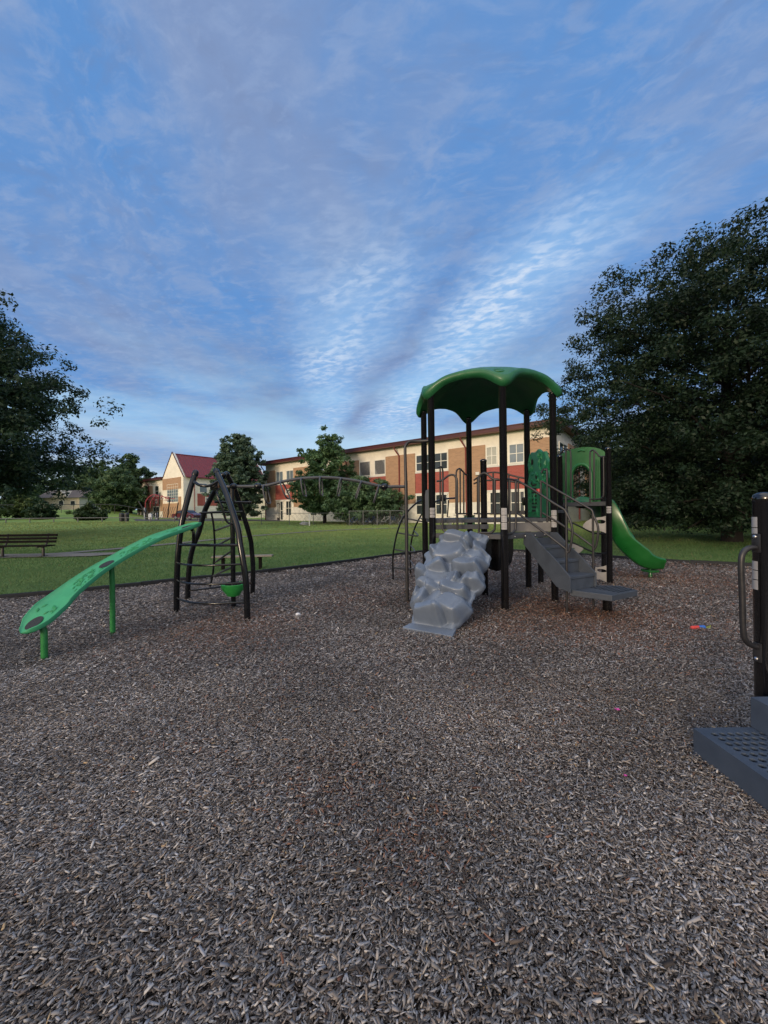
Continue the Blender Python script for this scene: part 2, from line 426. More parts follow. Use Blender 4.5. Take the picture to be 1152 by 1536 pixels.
# pale clear slots low in the sky, and the horizon glow
low = math_('MULTIPLY', ramp(dz, .48, .12), ramp(noise(comb(math_('MULTIPLY', dx, 1.5), math_('MULTIPLY', dz, 6.), 9.3), 1.0, 5), .44, .64))
c = mixc(math_('MULTIPLY', low, .75), c, pale)
stz = noise(comb(math_('MULTIPLY', dx, 1.4), math_('MULTIPLY', dz, 24), 4.0), 1.0, 5)
hz = ramp(dz, .26, .02)
c = mixc(math_('MULTIPLY', hz, ramp(stz, .34, .60, .25, 1.0)), c, (4.7,5.8,6.6))
# unseen sky overhead and behind the camera, brightened and whitened to neutralise ground light
over = math_('MAXIMUM', ramp(dz, .84, .97), ramp(dy, .10, -.55))
warmg = mixc(ramp(dz, .85, .15), (9.8,9.8,10.1), (3.6,3.5,3.6))
c = mixc(math_('MULTIPLY', over, .92), c, warmg)
# the sunset glow round the low sun, behind the camera to the left
sdn = nd('ShaderNodeVectorMath', operation='DOT_PRODUCT'); L.new(tc.outputs['Generated'], sdn.inputs[0]); sdn.inputs[1].default_value = sd
c = mixc(ramp(sdn.outputs['Value'], .86, .99), c, (20.,15.,10.5))
L.new(c, bg.inputs['Color']); bg.inputs['Strength'].default_value = .10
sc.view_settings.view_transform = 'Standard'; sc.view_settings.look = 'None'; sc.view_settings.exposure = .45; sc.view_settings.gamma = 1
sc.cycles.max_bounces = 6; sc.cycles.diffuse_bounces = 3; sc.cycles.transparent_max_bounces = 8
# ------------------------------------------------------------------ ground, mulch bed, path
KERB = [(-11.5,1.0),(-10.6,3.0),(-8.6,5.0),(-6.4,6.44),(-5.58,7.0),(-4.40,7.98),(-2.97,9.2),(-2.3,9.85),(-.97,11.3),(.25,12.7),(1.48,13.9),(2.9,14.45),(4.4,14.26),(5.87,13.4),(8.15,11.25),(10.08,10.1),(13.2,8.2),(15,5),(15.5,0),(13,-6),(0,-9),(-10,-6)]
KERB = [adj(x,y) if y > 2.5 else (x,y) for x,y in KERB]
kp = smooth_path([Vector((x,y,0)) for x,y in KERB]+[Vector((*KERB[0],0))], 8)[:-1]
KP = np.array([(p.x,p.y) for p in kp])
def in_poly(x, y):
    x = np.asarray(x); y = np.asarray(y); c = np.zeros(x.shape, bool); n = len(KP)
    j = n-1
    for i in range(n):
        xi,yi = KP[i]; xj,yj = KP[j]
        cond = ((yi > y) != (yj > y)) & (x < (xj-xi)*(y-yi)/((yj-yi)+1e-12)+xi)
        c ^= cond; j = i
    return c
def kdist(x, y):
    d = np.full(np.shape(x), 1e9)
    for i in range(len(KP)):
        a = KP[i]; b = KP[(i+1)%len(KP)]; ab = b-a
        t = np.clip(((x-a[0])*ab[0]+(y-a[1])*ab[1])/(ab@ab), 0, 1)
        d = np.minimum(d, np.hypot(x-a[0]-t*ab[0], y-a[1]-t*ab[1]))
    return d
def axis(lo, hi, step, ends, grow=1.25):
    c = list(np.arange(lo, hi+1e-6, step)); s = step; a = hi
    while a < ends: s *= grow; a += s; c.append(a)
    s = step; a = lo
    while a > -ends: s *= grow; a -= s; c.insert(0, a)
    return np.array(c)
xs = axis(-26, 26, .8, 900); ys = axis(-4, 60, .8, 900)
XX,YY = np.meshgrid(xs, ys); ZZ = ground_z(XX, YY)
V = np.stack([XX.ravel(),YY.ravel(),ZZ.ravel()],1); nx = len(xs)
ii,jj = np.meshgrid(np.arange(len(ys)-1), np.arange(nx-1), indexing='ij'); q = (ii*nx+jj).ravel()
Fg = np.stack([q,q+1,q+nx+1,q+nx],1)
gm = mat('mown_grass', (.13,.20,.062), .95, col2=(.06,.125,.04), scale=.5, bump=.5, bscale=18, spec=.2)
nt = gm.node_tree; b_ = nt.nodes['Principled BSDF']; rmp = [n for n in nt.nodes if n.type=='VALTORGB'][0]
tc_ = [n for n in nt.nodes if n.type=='TEX_COORD'][0]
n3 = nt.nodes.new('ShaderNodeTexNoise'); n3.inputs['Scale'].default_value = 9; n3.inputs['Detail'].default_value = 8; n3.inputs['Roughness'].default_value = .8
nt.links.new(tc_.outputs['Object'], n3.inputs['Vector'])
mx = nt.nodes.new('ShaderNodeMix'); mx.data_type = 'RGBA'; mx.blend_type = 'MULTIPLY'; mx.inputs[0].default_value = .8
r3 = nt.nodes.new('ShaderNodeValToRGB'); nt.links.new(n3.outputs['Fac'], r3.inputs['Fac'])
r3.color_ramp.elements[0].position = .3; r3.color_ramp.elements[0].color = (.45,.5,.4,1)
r3.color_ramp.elements[1].position = .7; r3.color_ramp.elements[1].color = (1.25,1.2,1.1,1)
nt.links.new(rmp.outputs['Color'], mx.inputs[6]); nt.links.new(r3.outputs['Color'], mx.inputs[7])
# lawn colour turns lighter and yellower with distance
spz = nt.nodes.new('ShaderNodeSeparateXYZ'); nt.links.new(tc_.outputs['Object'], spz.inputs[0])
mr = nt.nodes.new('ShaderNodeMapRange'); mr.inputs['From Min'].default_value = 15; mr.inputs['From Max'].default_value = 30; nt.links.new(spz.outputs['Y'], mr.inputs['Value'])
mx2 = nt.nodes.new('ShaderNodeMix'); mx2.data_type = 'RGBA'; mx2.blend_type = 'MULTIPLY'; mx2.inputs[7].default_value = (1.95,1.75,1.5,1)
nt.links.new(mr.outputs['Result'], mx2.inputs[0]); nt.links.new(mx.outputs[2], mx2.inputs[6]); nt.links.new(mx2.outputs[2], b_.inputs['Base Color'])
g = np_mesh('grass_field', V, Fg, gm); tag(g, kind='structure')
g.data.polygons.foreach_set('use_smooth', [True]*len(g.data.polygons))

# mulch bed sheet
mulch = mat('mulch_bed', (.075,.062,.055), .95, col2=(.035,.028,.024), scale=14, bump=1.0, bscale=70)
mb = MB(); mb.add([(p.x,p.y,.022) for p in kp], [tuple(range(len(kp)))])
o = mb.build('mulch_bed', mulch, fix=False, smooth=0); tag(o, kind='structure')
# worn soil strip outside the border
rows = []
pl = [p for p in kp if p.y > 4.5]
for i,p in enumerate(pl):
    a = pl[max(i-1,0)]; c2 = pl[min(i+1,len(pl)-1)]; t = (c2-a).normalized(); nrm = Vector((-t.y,t.x,0))
    if nrm.dot(Vector((0,7,0))-p) > 0: nrm = -nrm
    w = .25+.22*math.sin(i*.9)+.35*max(0, 1-abs(p.x+2.6)/2.2)
    w = max(.08, w)
    rows.append([Vector((p.x,p.y,.006+gz(p.x,p.y)))+nrm*w*k for k in (0,.5,1)])
for r in rows:
    for q_ in r: q_.z = gz(q_.x,q_.y)+.006
o = MB().grid(rows).build('bare_soil', mat('bare_soil', (.17,.12,.088), .95, var=.35, scale=5, bump=.5, bscale=40), fix=False)
tag(o, kind='structure')

# border timbers
bord = thing('playground_border', 'low black plastic edging curving round the wood chip bed', 'border', (0,0,0))
seg = []; acc = 0; cur = [kp[0]]
allp = smooth_path(kp+[kp[0]], 2)
for a,b2 in zip(allp[:-1], allp[1:]):
    cur.append(b2); acc += (b2-a).length
    if acc > 1.25: seg.append(cur); cur = [b2]; acc = 0
for s_ in seg:
    if max(p.y for p in s_) < 2.5: continue
    m_ = MB(); fr = frames(s_); rr = []
    dz0 = random.uniform(-.008,.008)
    for k,(p,(t,_,_)) in enumerate(zip(s_, fr)):
        t = Vector((t.x,t.y,0)).normalized(); n_ = Vector((-t.y,t.x,0))
        e = t*(.004 if k == 0 else (-.004 if k == len(s_)-1 else 0)); z0 = gz(p.x,p.y)
        prof = [(-.05,-.05),(-.05,.105),(-.035,.13),(.035,.13),(.05,.105),(.05,-.05)]
        rr.append([p+e+n_*a+Vector((0,0,z0+h+dz0)) for a,h in prof])
    m_.grid(rr); n6 = 6
    m_.f.append(tuple(range(6))); m_.m.append(0); m_.f.append(tuple((len(rr)-1)*6+k for k in range(6))); m_.m.append(0)
    m_.build('edging_board', M['kerb'], bord, smooth=35)

# concrete path across the field
pp = [G(-160,841), G(60,832.5), G(150,826), G(265,815.5), G(390,803.5), G(500,796), G(600,792.3)]
pp += [pp[-1]+(pp[-1]-pp[-2])*.8]
pp = smooth_path(pp, 8); rows = []
for i,p in enumerate(pp):
    t = (pp[min(i+1,len(pp)-1)]-pp[max(i-1,0)]).normalized(); n_ = Vector((-t.y,t.x,0)).normalized()
    rows.append([Vector(((p+n_*a).x,(p+n_*a).y, gz((p+n_*a).x,(p+n_*a).y)+.03)) for a in (-.33,0,.33)])
o = MB().grid(rows).build('footpath', M['concrete'], fix=False); tag(o, kind='structure')
pad = [(-19.5,13.5),(-10.6,14.0),(-9.6,15.3),(-19.5,15.0)]
o = MB().add([(x,y,gz(x,y)+.036) for x,y in pad],[(0,1,2,3)]).build('bench_pad', M['concrete'], fix=False); tag(o, kind='structure')
# asphalt lot by the school
rows = [[Vector((x,y,gz(x,y)+.02)) for x in np.linspace(xa,xb,14)] for y,xa,xb in ((49.5,-32,-12),(53,-34,-14),(57,-37,-16),(61,-39,-19),(66,-43,-26))]
o = MB().grid(rows).build('car_park', M['asphalt'], fix=False); tag(o, kind='structure')

# ------------------------------------------------------------------ wood chips
def red_field(x, y):
    f = np.zeros(np.shape(x))
    for cx,cy,r,a in ((2.6,5.4,1.3,1.0),(1.6,5.0,.9,.7),(3.4,5.4,1.1,.8),(5.9,8.0,1.6,.75),(-2.0,5.0,1.0,.6),(-.6,6.6,1.0,.45),(2.3,9.5,2.5,.4),(-.35,2.05,.30,.3),(.1,1.72,.22,.28),(-1.2,2.6,.5,.12),(1.0,3.4,1.4,.10),(-.5,4.2,1.6,.12),(4.6,6.6,1.2,.4),(7.8,9.6,1.4,.4),(-1.7,4.6,.6,.5)):
        f = np.maximum(f, a*np.exp(-((x-cx)**2+(y-cy)**2)/(r*r)))
    return f
def bumpf(x, y):
    return .018*np.sin(x*1.7+np.sin(y*1.3)*1.2)*np.sin(y*1.9+.6)+.010*np.sin(x*5.1+y*2.2)*np.sin(y*4.3-x)
def patchf(x, y):
    return np.sin(x*2.3+1.4*np.sin(y*1.1))*np.sin(y*2.7+1.1*np.sin(x*1.6))
PAL = np.array([(.205,.19,.18),(.30,.285,.275),(.165,.14,.125),(.44,.41,.375),(.09,.073,.062),(.25,.21,.175),(.045,.037,.033),(.31,.31,.325)])
PWT = np.array([.24,.18,.16,.09,.13,.07,.08,.05])
Vc, Fc_, Cc = [], [], []; voff = 0
def chips(y0, y1, dens, lmin, lmax, wr, detail, scale=1.0):
    global voff
    e0, e1 = y0*.13, y1*.13; ya, yb_ = max(.7, y0-e0), y1+e1
    n = int((yb_**2-ya**2)*1.06*dens + (yb_-ya)*4.8*dens)
    y = np.sqrt(rng.uniform(ya*ya, yb_*yb_, n)); x = rng.uniform(-1, 1, n)*(y*1.0+2.3)
    fade = np.clip((y-(y0-e0))/(2*e0), 0, 1)*np.clip(((y1+e1)-y)/(2*e1), 0, 1)
    k = in_poly(x, y) & (kdist(x, y) > .06) & (rng.random(n) < (fade if y0 > .8 else np.clip(((y1+e1)-y)/(2*e1), 0, 1)))
    x, y = x[k], y[k]; n = len(x)
    Ln = np.exp(rng.normal(math.log(.0142*scale), .42, n)).clip(lmin, lmax)
    Wd = np.minimum(Ln*rng.uniform(.22,.5,n), 0.0068*scale*rng.uniform(.5,1.5,n)); Th = Wd*rng.uniform(.15,.4,n)
    yaw = rng.uniform(0, math.pi*2, n); yaw = np.where(rng.random(n) < .4, .75+rng.normal(0,.5,n), yaw)
    pit = rng.normal(0, .24, n); rol = rng.normal(0, .35, n)
    z = .024+bumpf(x,y)*.8+.018 + rng.random(n)**1.6*.022 + np.abs(np.sin(pit))*Ln*.4
    ca,sa = np.cos(yaw),np.sin(yaw); cp,sp_ = np.cos(pit),np.sin(pit); cr,sr = np.cos(rol),np.sin(rol)
    X = np.stack([ca*cp, sa*cp, sp_],1); Y0 = np.stack([-sa,ca,0*ca],1); Z0 = np.cross(X,Y0)
    Yv = Y0*cr[:,None]+Z0*sr[:,None]; Zv = np.cross(X,Yv)
    C = np.stack([x,y,z],1)
    rf = red_field(x,y); pf = patchf(x,y)
    idx = rng.choice(len(PAL), n, p=PWT/PWT.sum()); col = PAL[idx]*np.array([.95,.945,.96])*rng.uniform(.65,1.3,(n,1))
    col = col*(1+.22*pf[:,None])
    rm = rng.random(n) < rf*.75
    rc = np.array([(.20,.095,.062),(.15,.085,.06),(.26,.15,.10),(.11,.055,.04)])[rng.integers(0,4,n)]
    col = np.where(rm[:,None], rc*rng.uniform(.8,1.3,(n,1)), col)
    tanm = rng.random(n) < .005
    col = np.where(tanm[:,None], np.array([.42,.30,.17])*rng.uniform(.7,1.2,(n,1)), col)
    tap = rng.uniform(.5,1.05,(n,2)); skew = rng.uniform(-.4,.4,(n,2))
    def pt(a,b,c_): return C+X*(Ln*a)[:,None]+Yv*(Wd*b)[:,None]+Zv*(Th*c_)[:,None]
    bow = rng.normal(0,.03,n)*Ln
    if detail == 2:       # curved splinter with thickness
        vs = []
        for a,tp,sk in ((-.5,tap[:,0],skew[:,0]),(0,np.ones(n),0*skew[:,0]),(.5,tap[:,1],skew[:,1])):
            for b_s in (-.5,.5):
                for c_s in (0,1):
                    p = C+X*(Ln*(a+ (sk*b_s*.5 if a else 0)))[:,None]+Yv*(Wd*b_s*tp)[:,None]+Zv*(Th*c_s+ (bow if a==0 else 0))[:,None]
                    vs.append(p)
        Vn = np.stack(vs,1)    # n,12 : index = s*4 + b*2 + c
        fl = []
        for s in (0,1):
            o_ = s*4
            fl += [(o_+1,o_+5,o_+7,o_+3),(o_+0,o_+4,o_+5,o_+1),(o_+2,o_+3,o_+7,o_+6)]
        fl += [(0,1,3,2),(8,10,11,9)]
    elif detail == 1:
        Vn = np.stack([pt(-.5,-.5*tap[:,0],0),pt(-.5,.5*tap[:,0],0),pt(.5,.5*tap[:,1],0),pt(.5,-.5*tap[:,1],0),
                       pt(-.5,-.5*tap[:,0],1),pt(-.5,.5*tap[:,0],1),pt(.5,.5*tap[:,1],1),pt(.5,-.5*tap[:,1],1)],1)
        fl = [(4,7,6,5),(0,3,7,4),(1,5,6,2),(0,4,5,1),(3,2,6,7)]
    else:
        Vn = np.stack([pt(-.5,-.5*tap[:,0],1),pt(.5,-.5*tap[:,1],1),pt(.5,.5*tap[:,1],1),pt(-.5,.5*tap[:,0],1)],1)
        fl = [(0,1,2,3)]
    nv = Vn.shape[1]; fl = np.array(fl)
    Fc_.append((np.arange(n)[:,None,None]*nv+fl[None]+voff).reshape(-1,4)); Vc.append(Vn.reshape(-1,3))
    Cc.append(np.repeat(col, len(fl), 0)); voff += n*nv
chips(.75, 1.9, 29000, .006, .065, .4, 2)
chips(1.9, 3.2, 20000, .007, .05, .4, 1)
chips(.75, 3.6, 130, .02, .07, .4, 2, 1.7)
chips(3.2, 5.2, 9500, .009, .05, .4, 0, 1.2)
chips(5.2, 9.0, 4000, .012, .05, .5, 0, 1.6)
chips(9.0, 14.6, 1300, .02, .07, .5, 0, 2.5)
o = np_mesh('wood_chips', np.concatenate(Vc), np.concatenate(Fc_), M['chip'], np.concatenate(Cc)); tag(o, kind='stuff')

# ------------------------------------------------------------------ grass blades
Vb, Cb = [], []
def blades(y0, y1, dens, h, w):
    n = int((y1*y1-y0*y0)*1.06*dens + (y1-y0)*3.*dens)
    y = np.sqrt(rng.uniform(y0*y0,y1*y1,n)); x = rng.uniform(-1,1,n)*(y*1.02+2.4)
    kd = kdist(x,y); pth = np.full(n, 9.)
    for p in pp[::2]: pth = np.minimum(pth, np.hypot(x-p.x,y-p.y))
    k = ~in_poly(x,y) & (kd > .07) & (rng.random(n) < np.clip((kd-.05)/.55,.12,1)) & (pth > .40) & ~((x<-9.9)&(x>-19)&(y>13.6+(x+19)*.055)&(y<15.1))
    x,y = x[k],y[k]; n = len(x); z = ground_z(x,y)
    yaw = rng.uniform(0,6.283,n); hh = h*rng.uniform(.5,1.3,n); ww = w*rng.uniform(.6,1.3,n)
    lean = rng.normal(0,.45,(n,2))
    b1 = np.stack([x-np.cos(yaw)*ww,y-np.sin(yaw)*ww,z],1); b2_ = np.stack([x+np.cos(yaw)*ww,y+np.sin(yaw)*ww,z],1)
    t = np.stack([x+lean[:,0]*hh,y+lean[:,1]*hh,z+hh],1)
    Vb.append(np.stack([b1,b2_,t],1).reshape(-1,3))
    far_mix = sstep(15,30,y)[:,None]; c1 = np.array([.065,.15,.046])*(1-far_mix)+np.array([.18,.25,.075])*far_mix; c2_ = np.array([.12,.185,.07])*(1-far_mix)+np.array([.27,.30,.11])*far_mix; f = (np.clip(.5+.5*np.sin(x*.9+np.sin(y*.7))*np.sin(y*.55+.4),0,1)*.5+rng.random(n)*.5)[:,None]  # blades turn lighter and yellower with distance as well
    col = c1*(1-f)+c2_*f; dry = rng.random(n) < .03; col[dry] = (.22,.19,.10)
    Cb.append(col)
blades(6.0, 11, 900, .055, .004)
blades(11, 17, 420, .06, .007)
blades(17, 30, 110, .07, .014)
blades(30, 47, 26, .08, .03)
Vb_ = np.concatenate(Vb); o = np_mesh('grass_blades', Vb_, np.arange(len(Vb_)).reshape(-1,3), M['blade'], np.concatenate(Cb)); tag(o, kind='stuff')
# ------------------------------------------------------------------ play tower
HC = Vector((1.755,6.786,0)); HS = 1.13
A_,B_,C_,G_,F_,E_ = [HC+Vector((math.sin(a)*HS,-math.cos(a)*HS,0)) for a in [math.radians(60*k) for k in range(6)]]
# order: A nearest, B right front, C right back, G farthest, F left back, E left front
LOW, UP, TOP = 1.15, 1.37, 3.40
tower = thing('play_tower', 'hexagonal play tower with a scalloped green roof on black posts', 'play tower', (HC.x,HC.y,0))
def post(parent, p, z1, r=.055, cap=True, sticker=None, z0=-.05, name='post'):
    m_ = MB(); prof = [(r,z0),(r,z1-.03)]+([(r*1.04,z1-.028),(r*1.04,z1-.005),(r*.9,z1+.008),(r*.5,z1+.018),(0,z1+.02)] if cap else [(r,z1)])
    m_.lathe((p[0],p[1],0), prof, 24); o = m_.build(name, M['post'], parent, smooth=50)
    if sticker:
        zs, hs = sticker; ms = MB(); a0 = math.atan2(-p[1],-p[0]); rs_ = r+.0025
        for seg_i in range(3):
            za = zs+hs*seg_i/3+.004; zb = zs+hs*(seg_i+1)/3-.004
            rw = [[Vector((p[0]+math.cos(a0+t)*rs_, p[1]+math.sin(a0+t)*rs_, z)) for t in np.linspace(-.75,.75,7)] for z in (za,zb)]
            ms.grid(rw)
            rw2 = []
            for ln in range(3):
                zz = za+(zb-za)*(.25+.22*ln)
                ms.grid([[Vector((p[0]+math.cos(a0+t)*(rs_+.0015), p[1]+math.sin(a0+t)*(rs_+.0015), z)) for t in np.linspace(-.5,.35-.2*(ln%2),5)] for z in (zz,zz+.005)], mi=1)
        ms.build('sticker', [M['white'],M['sticker_ink']], o, fix=False)
    return o
post(tower, A_, TOP-.06, sticker=(1.22,.32)); post(tower, B_, TOP-.02, sticker=(1.22,.28)); post(tower, E_, TOP-.02, sticker=(1.40,.16))
for q in (C_,G_,F_): post(tower, q, TOP)
post(tower, HC, 2.39)
post(tower, adj(3.27,8.06), 1.62)
# decks
def hexpoly(pts, z, th, name, m_):
    m2 = MB(); n = len(pts); m2.add([(p.x,p.y,z-th) for p in pts]+[(p.x,p.y,z) for p in pts],
        [tuple(range(n))[::-1],tuple(range(n,2*n))]+[(i,(i+1)%n,n+(i+1)%n,n+i) for i in range(n)])
    return m2.build(name, m_, tower, smooth=0, bevel=.008)
sh = lambda p,f: HC+(p-HC)*f
hexpoly([sh(E_,.99),sh(A_,.99),sh(B_,.99)], LOW, .075, 'lower_deck', M['deck'])
dback = [Vector((B_.x,B_.y+.012,0)),C_,G_,F_,Vector((E_.x,E_.y+.012,0))]
hexpoly([sh(p,.985) for p in dback], UP, .06, 'upper_deck', M['deck'])
# riser between the decks: closed panel on the right, slatted step on the left
yb = E_.y+.004
m_ = MB().box((HC.x+.55,yb,(LOW+UP)/2-.03),(.78,.016,UP-LOW-.07)); m_.build('riser_panel', M['kick'], tower, smooth=0, bevel=.003)
m_ = MB().box((HC.x-.5,yb,LOW+.095),(.85,.03,.075)); m_.build('step_board', M['deck'], tower, smooth=0, bevel=.006)
# bolts on the front deck edges
m_ = MB()
for (p,q) in ((E_,A_),(A_,B_)):
    for k in (.2,.4,.6,.8):
        c = p.lerp(q,k); nrm = ((p+q)/2-HC).normalized()
        m_.lathe(Vector((c.x,c.y,LOW-.04))+nrm*.002-nrm*.012, [(.011,0),(.011,.012),(.006,.018),(0,.018)], 10, ax=(Vector((0,0,1)).cross(nrm),Vector((0,0,1)),nrm))
m_.build_split('bolt', M['steel'], tower)
# dark play panel hanging under the front edge
pa = HC.lerp(A_,.80); m_ = MB()
ax_ = (B_-E_).normalized()
poly = [(-.13,.0),(-.13,-.28),(-.09,-.40),(0,-.47),(.1,-.50),(.25,-.46),(.33,-.36),(.36,-.2),(.36,0)]
m_.prism(poly, (1.61,5.90,LOW-.078), (1,0,0),(0,0,1),(0,1,0), .03); m_.build('under_deck_panel', M['post'], tower, smooth=0, bevel=.006)
# side panel between the two left posts
m_ = MB(); m_.prism([(.07,0),(1.08,0),(1.08,.44),(.95,.52),(.2,.52),(.07,.44)], (E_.x,E_.y,LOW+.22), (0,1,0),(0,0,1),(1,0,0), .03)
m_.build('side_panel', M['kick'], tower, smooth=0, bevel=.008)

# roof canopy
NF, NR = 144, 14
def rim(phi):
    k = (phi/(math.pi/3)); d = abs(k-round(k))*math.pi/3*1.15      # arc distance to nearest corner
    R = 1.20-.15*(1-math.exp(-(d/.30)**2)) + .05*math.exp(-(d/.15)**2)
    z = 3.555-.05*math.exp(-(d/.5)**2)-.17*math.exp(-(d/.19)**2)
    return R, z
rows_top, rows = [], []
prof = [(0.0,'t')]
loops = []
for i in range(NF):
    phi = 2*math.pi*i/NF; R,z = rim(phi); lobe = math.exp(-(abs(phi/(math.pi/3)-round(phi/(math.pi/3)))*math.pi/3*1.15/.2)**2)
    dirv = Vector((math.sin(phi),-math.cos(phi),0)); col = []
    zt = z+.11-.01*lobe
    for j in range(NR):
        rho = j/(NR-1); rr = rho*(R-.05)
        zz = zt+(3.90-zt)*(1-rho**1.9) + .03*lobe*math.sin(math.pi*rho)
        seam = -.010*math.exp(-((abs(((phi/(math.pi/3))%1)-.5)*math.pi/3*rr)/.014)**2) if j>2 else 0
        col.append(HC+dirv*rr+Vector((0,0,zz+seam)))
    s_ = -.006*math.exp(-((abs(((phi/(math.pi/3))%1)-.5)*math.pi/3*R)/.014)**2)
    for a in (55,20,-15,-50,-85):
        t = math.radians(a); h = .068+.022*lobe
        col.append(HC+dirv*(R-.05+s_+.075*math.cos(t))+Vector((0,0,z+.045+h*math.sin(t))))
    for rho,dz in ((.93,-.0),(.88,.035),(.7,.10),(.4,.17),(0.02,.2)):
        rr = rho*(R-.05); zz = z+dz*.5+(3.82-z)*(1-rho**2.2)
        col.append(HC+dirv*rr+Vector((0,0,zz)))
    loops.append(col)
loops.append(loops[0])
m_ = MB().grid(loops); can = m_.build('canopy', M['canopy'], tower, smooth=60)
m_ = MB()
for k in range(6):
    phi = math.pi/3*k; R,z = rim(phi); d_ = Vector((math.sin(phi),-math.cos(phi),0)); rho=.80
    rr = rho*(R-.05); zt = z+.10; zz = zt+(3.90-zt)*(1-rho**1.9)+.03*math.sin(math.pi*rho)
    sl = -(3.90-zt)*1.9*rho**.9/(R-.05); tn = (d_+Vector((0,0,sl))).normalized(); bn = Vector((d_.y,-d_.x,0)); nn = tn.cross(bn)
    if nn.z < 0: nn = -nn
    c_ = HC+d_*rr+Vector((0,0,zz))+nn*.002
    m_.tube([c_+tn*.075*math.cos(a)+bn*.075*math.sin(a) for a in np.linspace(0,2*math.pi,33)], .009, 6, cap=False)
m_.build_split('roof_boss', M['canopy'], can)

# railings
RA = .0165
def rail(name, plane, pts, r=RA, sm=5, parent=None, m_=None, mb=None):
    q = [on_plane(x,y,*plane) for x,y in pts]
    t = mb or MB(); t.tube(q, r, 10, sm=sm)
    return t
def z4(pts): return [(x/3.84+560, y/3.84+520) for x,y in pts]
def z6(pts): return [(x/5.76+760, y/5.76+680) for x,y in pts]
def za(pts): return [(x/4.114+740, y/4.114+640) for x,y in pts]
def zl(pts): return [(x/8.083+580, y/8.083+690) for x,y in pts]
EA=(E_,A_); AB=(A_,B_); FG=(F_,G_); GC=(G_,C_); CB=(C_,B_)
def barrier(parts, plane, label=None):
    m2 = MB()
    for p,sm in parts: rail('', plane, p, mb=m2, sm=sm)
    return m2.build('guard_rail', M['rail'], tower, smooth=60)
barrier([(z4([(366,775),(395,770),(430,745),(455,738),(472,748),(482,778),(483,900),(484,1092)]),6),
         (z4([(399,770),(399,900),(400,1035),(408,1060),(428,1072),(484,1072)]),5)], EA)
barrier([(z4([(608,1092),(608,900),(608,768),(616,740),(640,728),(662,740),(690,762),(722,765)]),6),
         (z4([(700,764),(700,900),(700,1035),(692,1060),(672,1072),(608,1072)]),5)], EA)
barrier([(z4([(762,764),(790,764),(822,770)]),4),(z4([(785,765),(785,1080)]),1),
         (z4([(820,768),(821,900),(820,1040),(806,1068),(785,1078),(764,1082)]),5)], AB)
barrier([(z4([(372,700),(388,692),(398,706),(401,760),(401,960)]),5),(z4([(385,694),(386,960)]),1)], FG)
barrier([(z4([(476,960),(476,800),(478,725),(488,706),(500,704),(515,718),(530,735),(548,742)]),6),
         (z4([(500,705),(501,960)]),1),(z4([(520,722),(521,960)]),1),(z4([(476,962),(548,962)]),1)], FG)
barrier([(z4([(578,770),(620,742),(680,724),(760,732),(820,748),(880,760)]),6),(z4([(578,790),(620,775),(720,768),(800,778),(880,790)]),6),
         (z4([(600,755),(600,960)]),1),(z4([(690,724),(690,960)]),1),(z4([(780,735),(780,960)]),1),(z4([(835,752),(835,960)]),1),(z4([(578,962),(880,962)]),1)], GC)
m_ = MB()    # telescope pods on the back rail
for px,py,w in ((664.5,747,.10),(787,752,.12)):
    p = on_plane(px,py,*FG) if px < 700 else on_plane(px,py,*GC)
    m_.box(p,(.08,.1,w*1.3))
m_.build_split('clamp_block', M['post'], tower, bevel=.012)

# green climbing panel on the right side edge
def closed(outline, z0): return outline
pan = []
def pan_x(y): return B_.x+.0
prof_t = [(.10,0),(1.05,0),(1.05,.62),(.98,.80),(1.04,.98),(.98,1.10),(.86,1.19),(.68,1.16),(.55,1.20),(.42,1.13),(.28,1.12),(.2,.98),(.12,.92),(.17,.78),(.10,.66),(.2,.5),(.12,.30)]
m_ = MB(); m_.prism(prof_t,(B_.x-.03,B_.y,UP+.0),(0,1,0),(0,0,1),(1,0,0),.06)
pnl = m_.build('climbing_panel', M['teal'], tower, smooth=0, bevel=.014)
m_ = MB()
rl = random.Random(4)
for k in range(46):
    yy = rl.uniform(.2,.98); zz = rl.uniform(.55,1.1) if k < 34 else rl.uniform(.06,.5)
    ang = rl.uniform(0,6.28); L_ = rl.uniform(.05,.11)
    c = Vector((B_.x-.032, B_.y+yy, UP+zz)); d = Vector((0,math.cos(ang),math.sin(ang))); e = Vector((0,-d.z,d.y))
    m_.add([c-d*L_, c+e*L_*.38-d*L_*.2, c+d*L_, c-e*L_*.38-d*L_*.2, c+Vector((-.03,0,0))+d*L_*.1],[(0,1,4),(1,2,4),(2,3,4),(3,0,4)])
merge(pnl, m_.build('moulded_leaf', M['teal'], pnl, smooth=20))
m_ = MB()
for zz in np.linspace(.12,.58,8):
    m_.box((B_.x-.034,B_.y+.72,UP+zz),(.012,.20,.028))
for yy,zz,r_ in ((.8,1.0,.055),(.45,.9,.05),(.62,.72,.04),(.85,.62,.03)):
    m_.lathe((B_.x-.034,B_.y+yy,UP+zz),[(0,0),(r_,0),(r_*.8,.006),(0,.006)],14,ax=(Vector((0,1,0)),Vector((0,0,1)),Vector((-1,0,0))))
m_.build_split('panel_recess', M['hole'], pnl)
p = on_plane(808.5,737,Vector((B_.x-.09,7.4,0)),Vector((B_.x-.07,6.2,0))); MB().lathe(p,[(0,-.05),(.045,-.04),(.05,0),(.045,.04),(0,.05)],16).build('red_knob', M['redk'], tower)

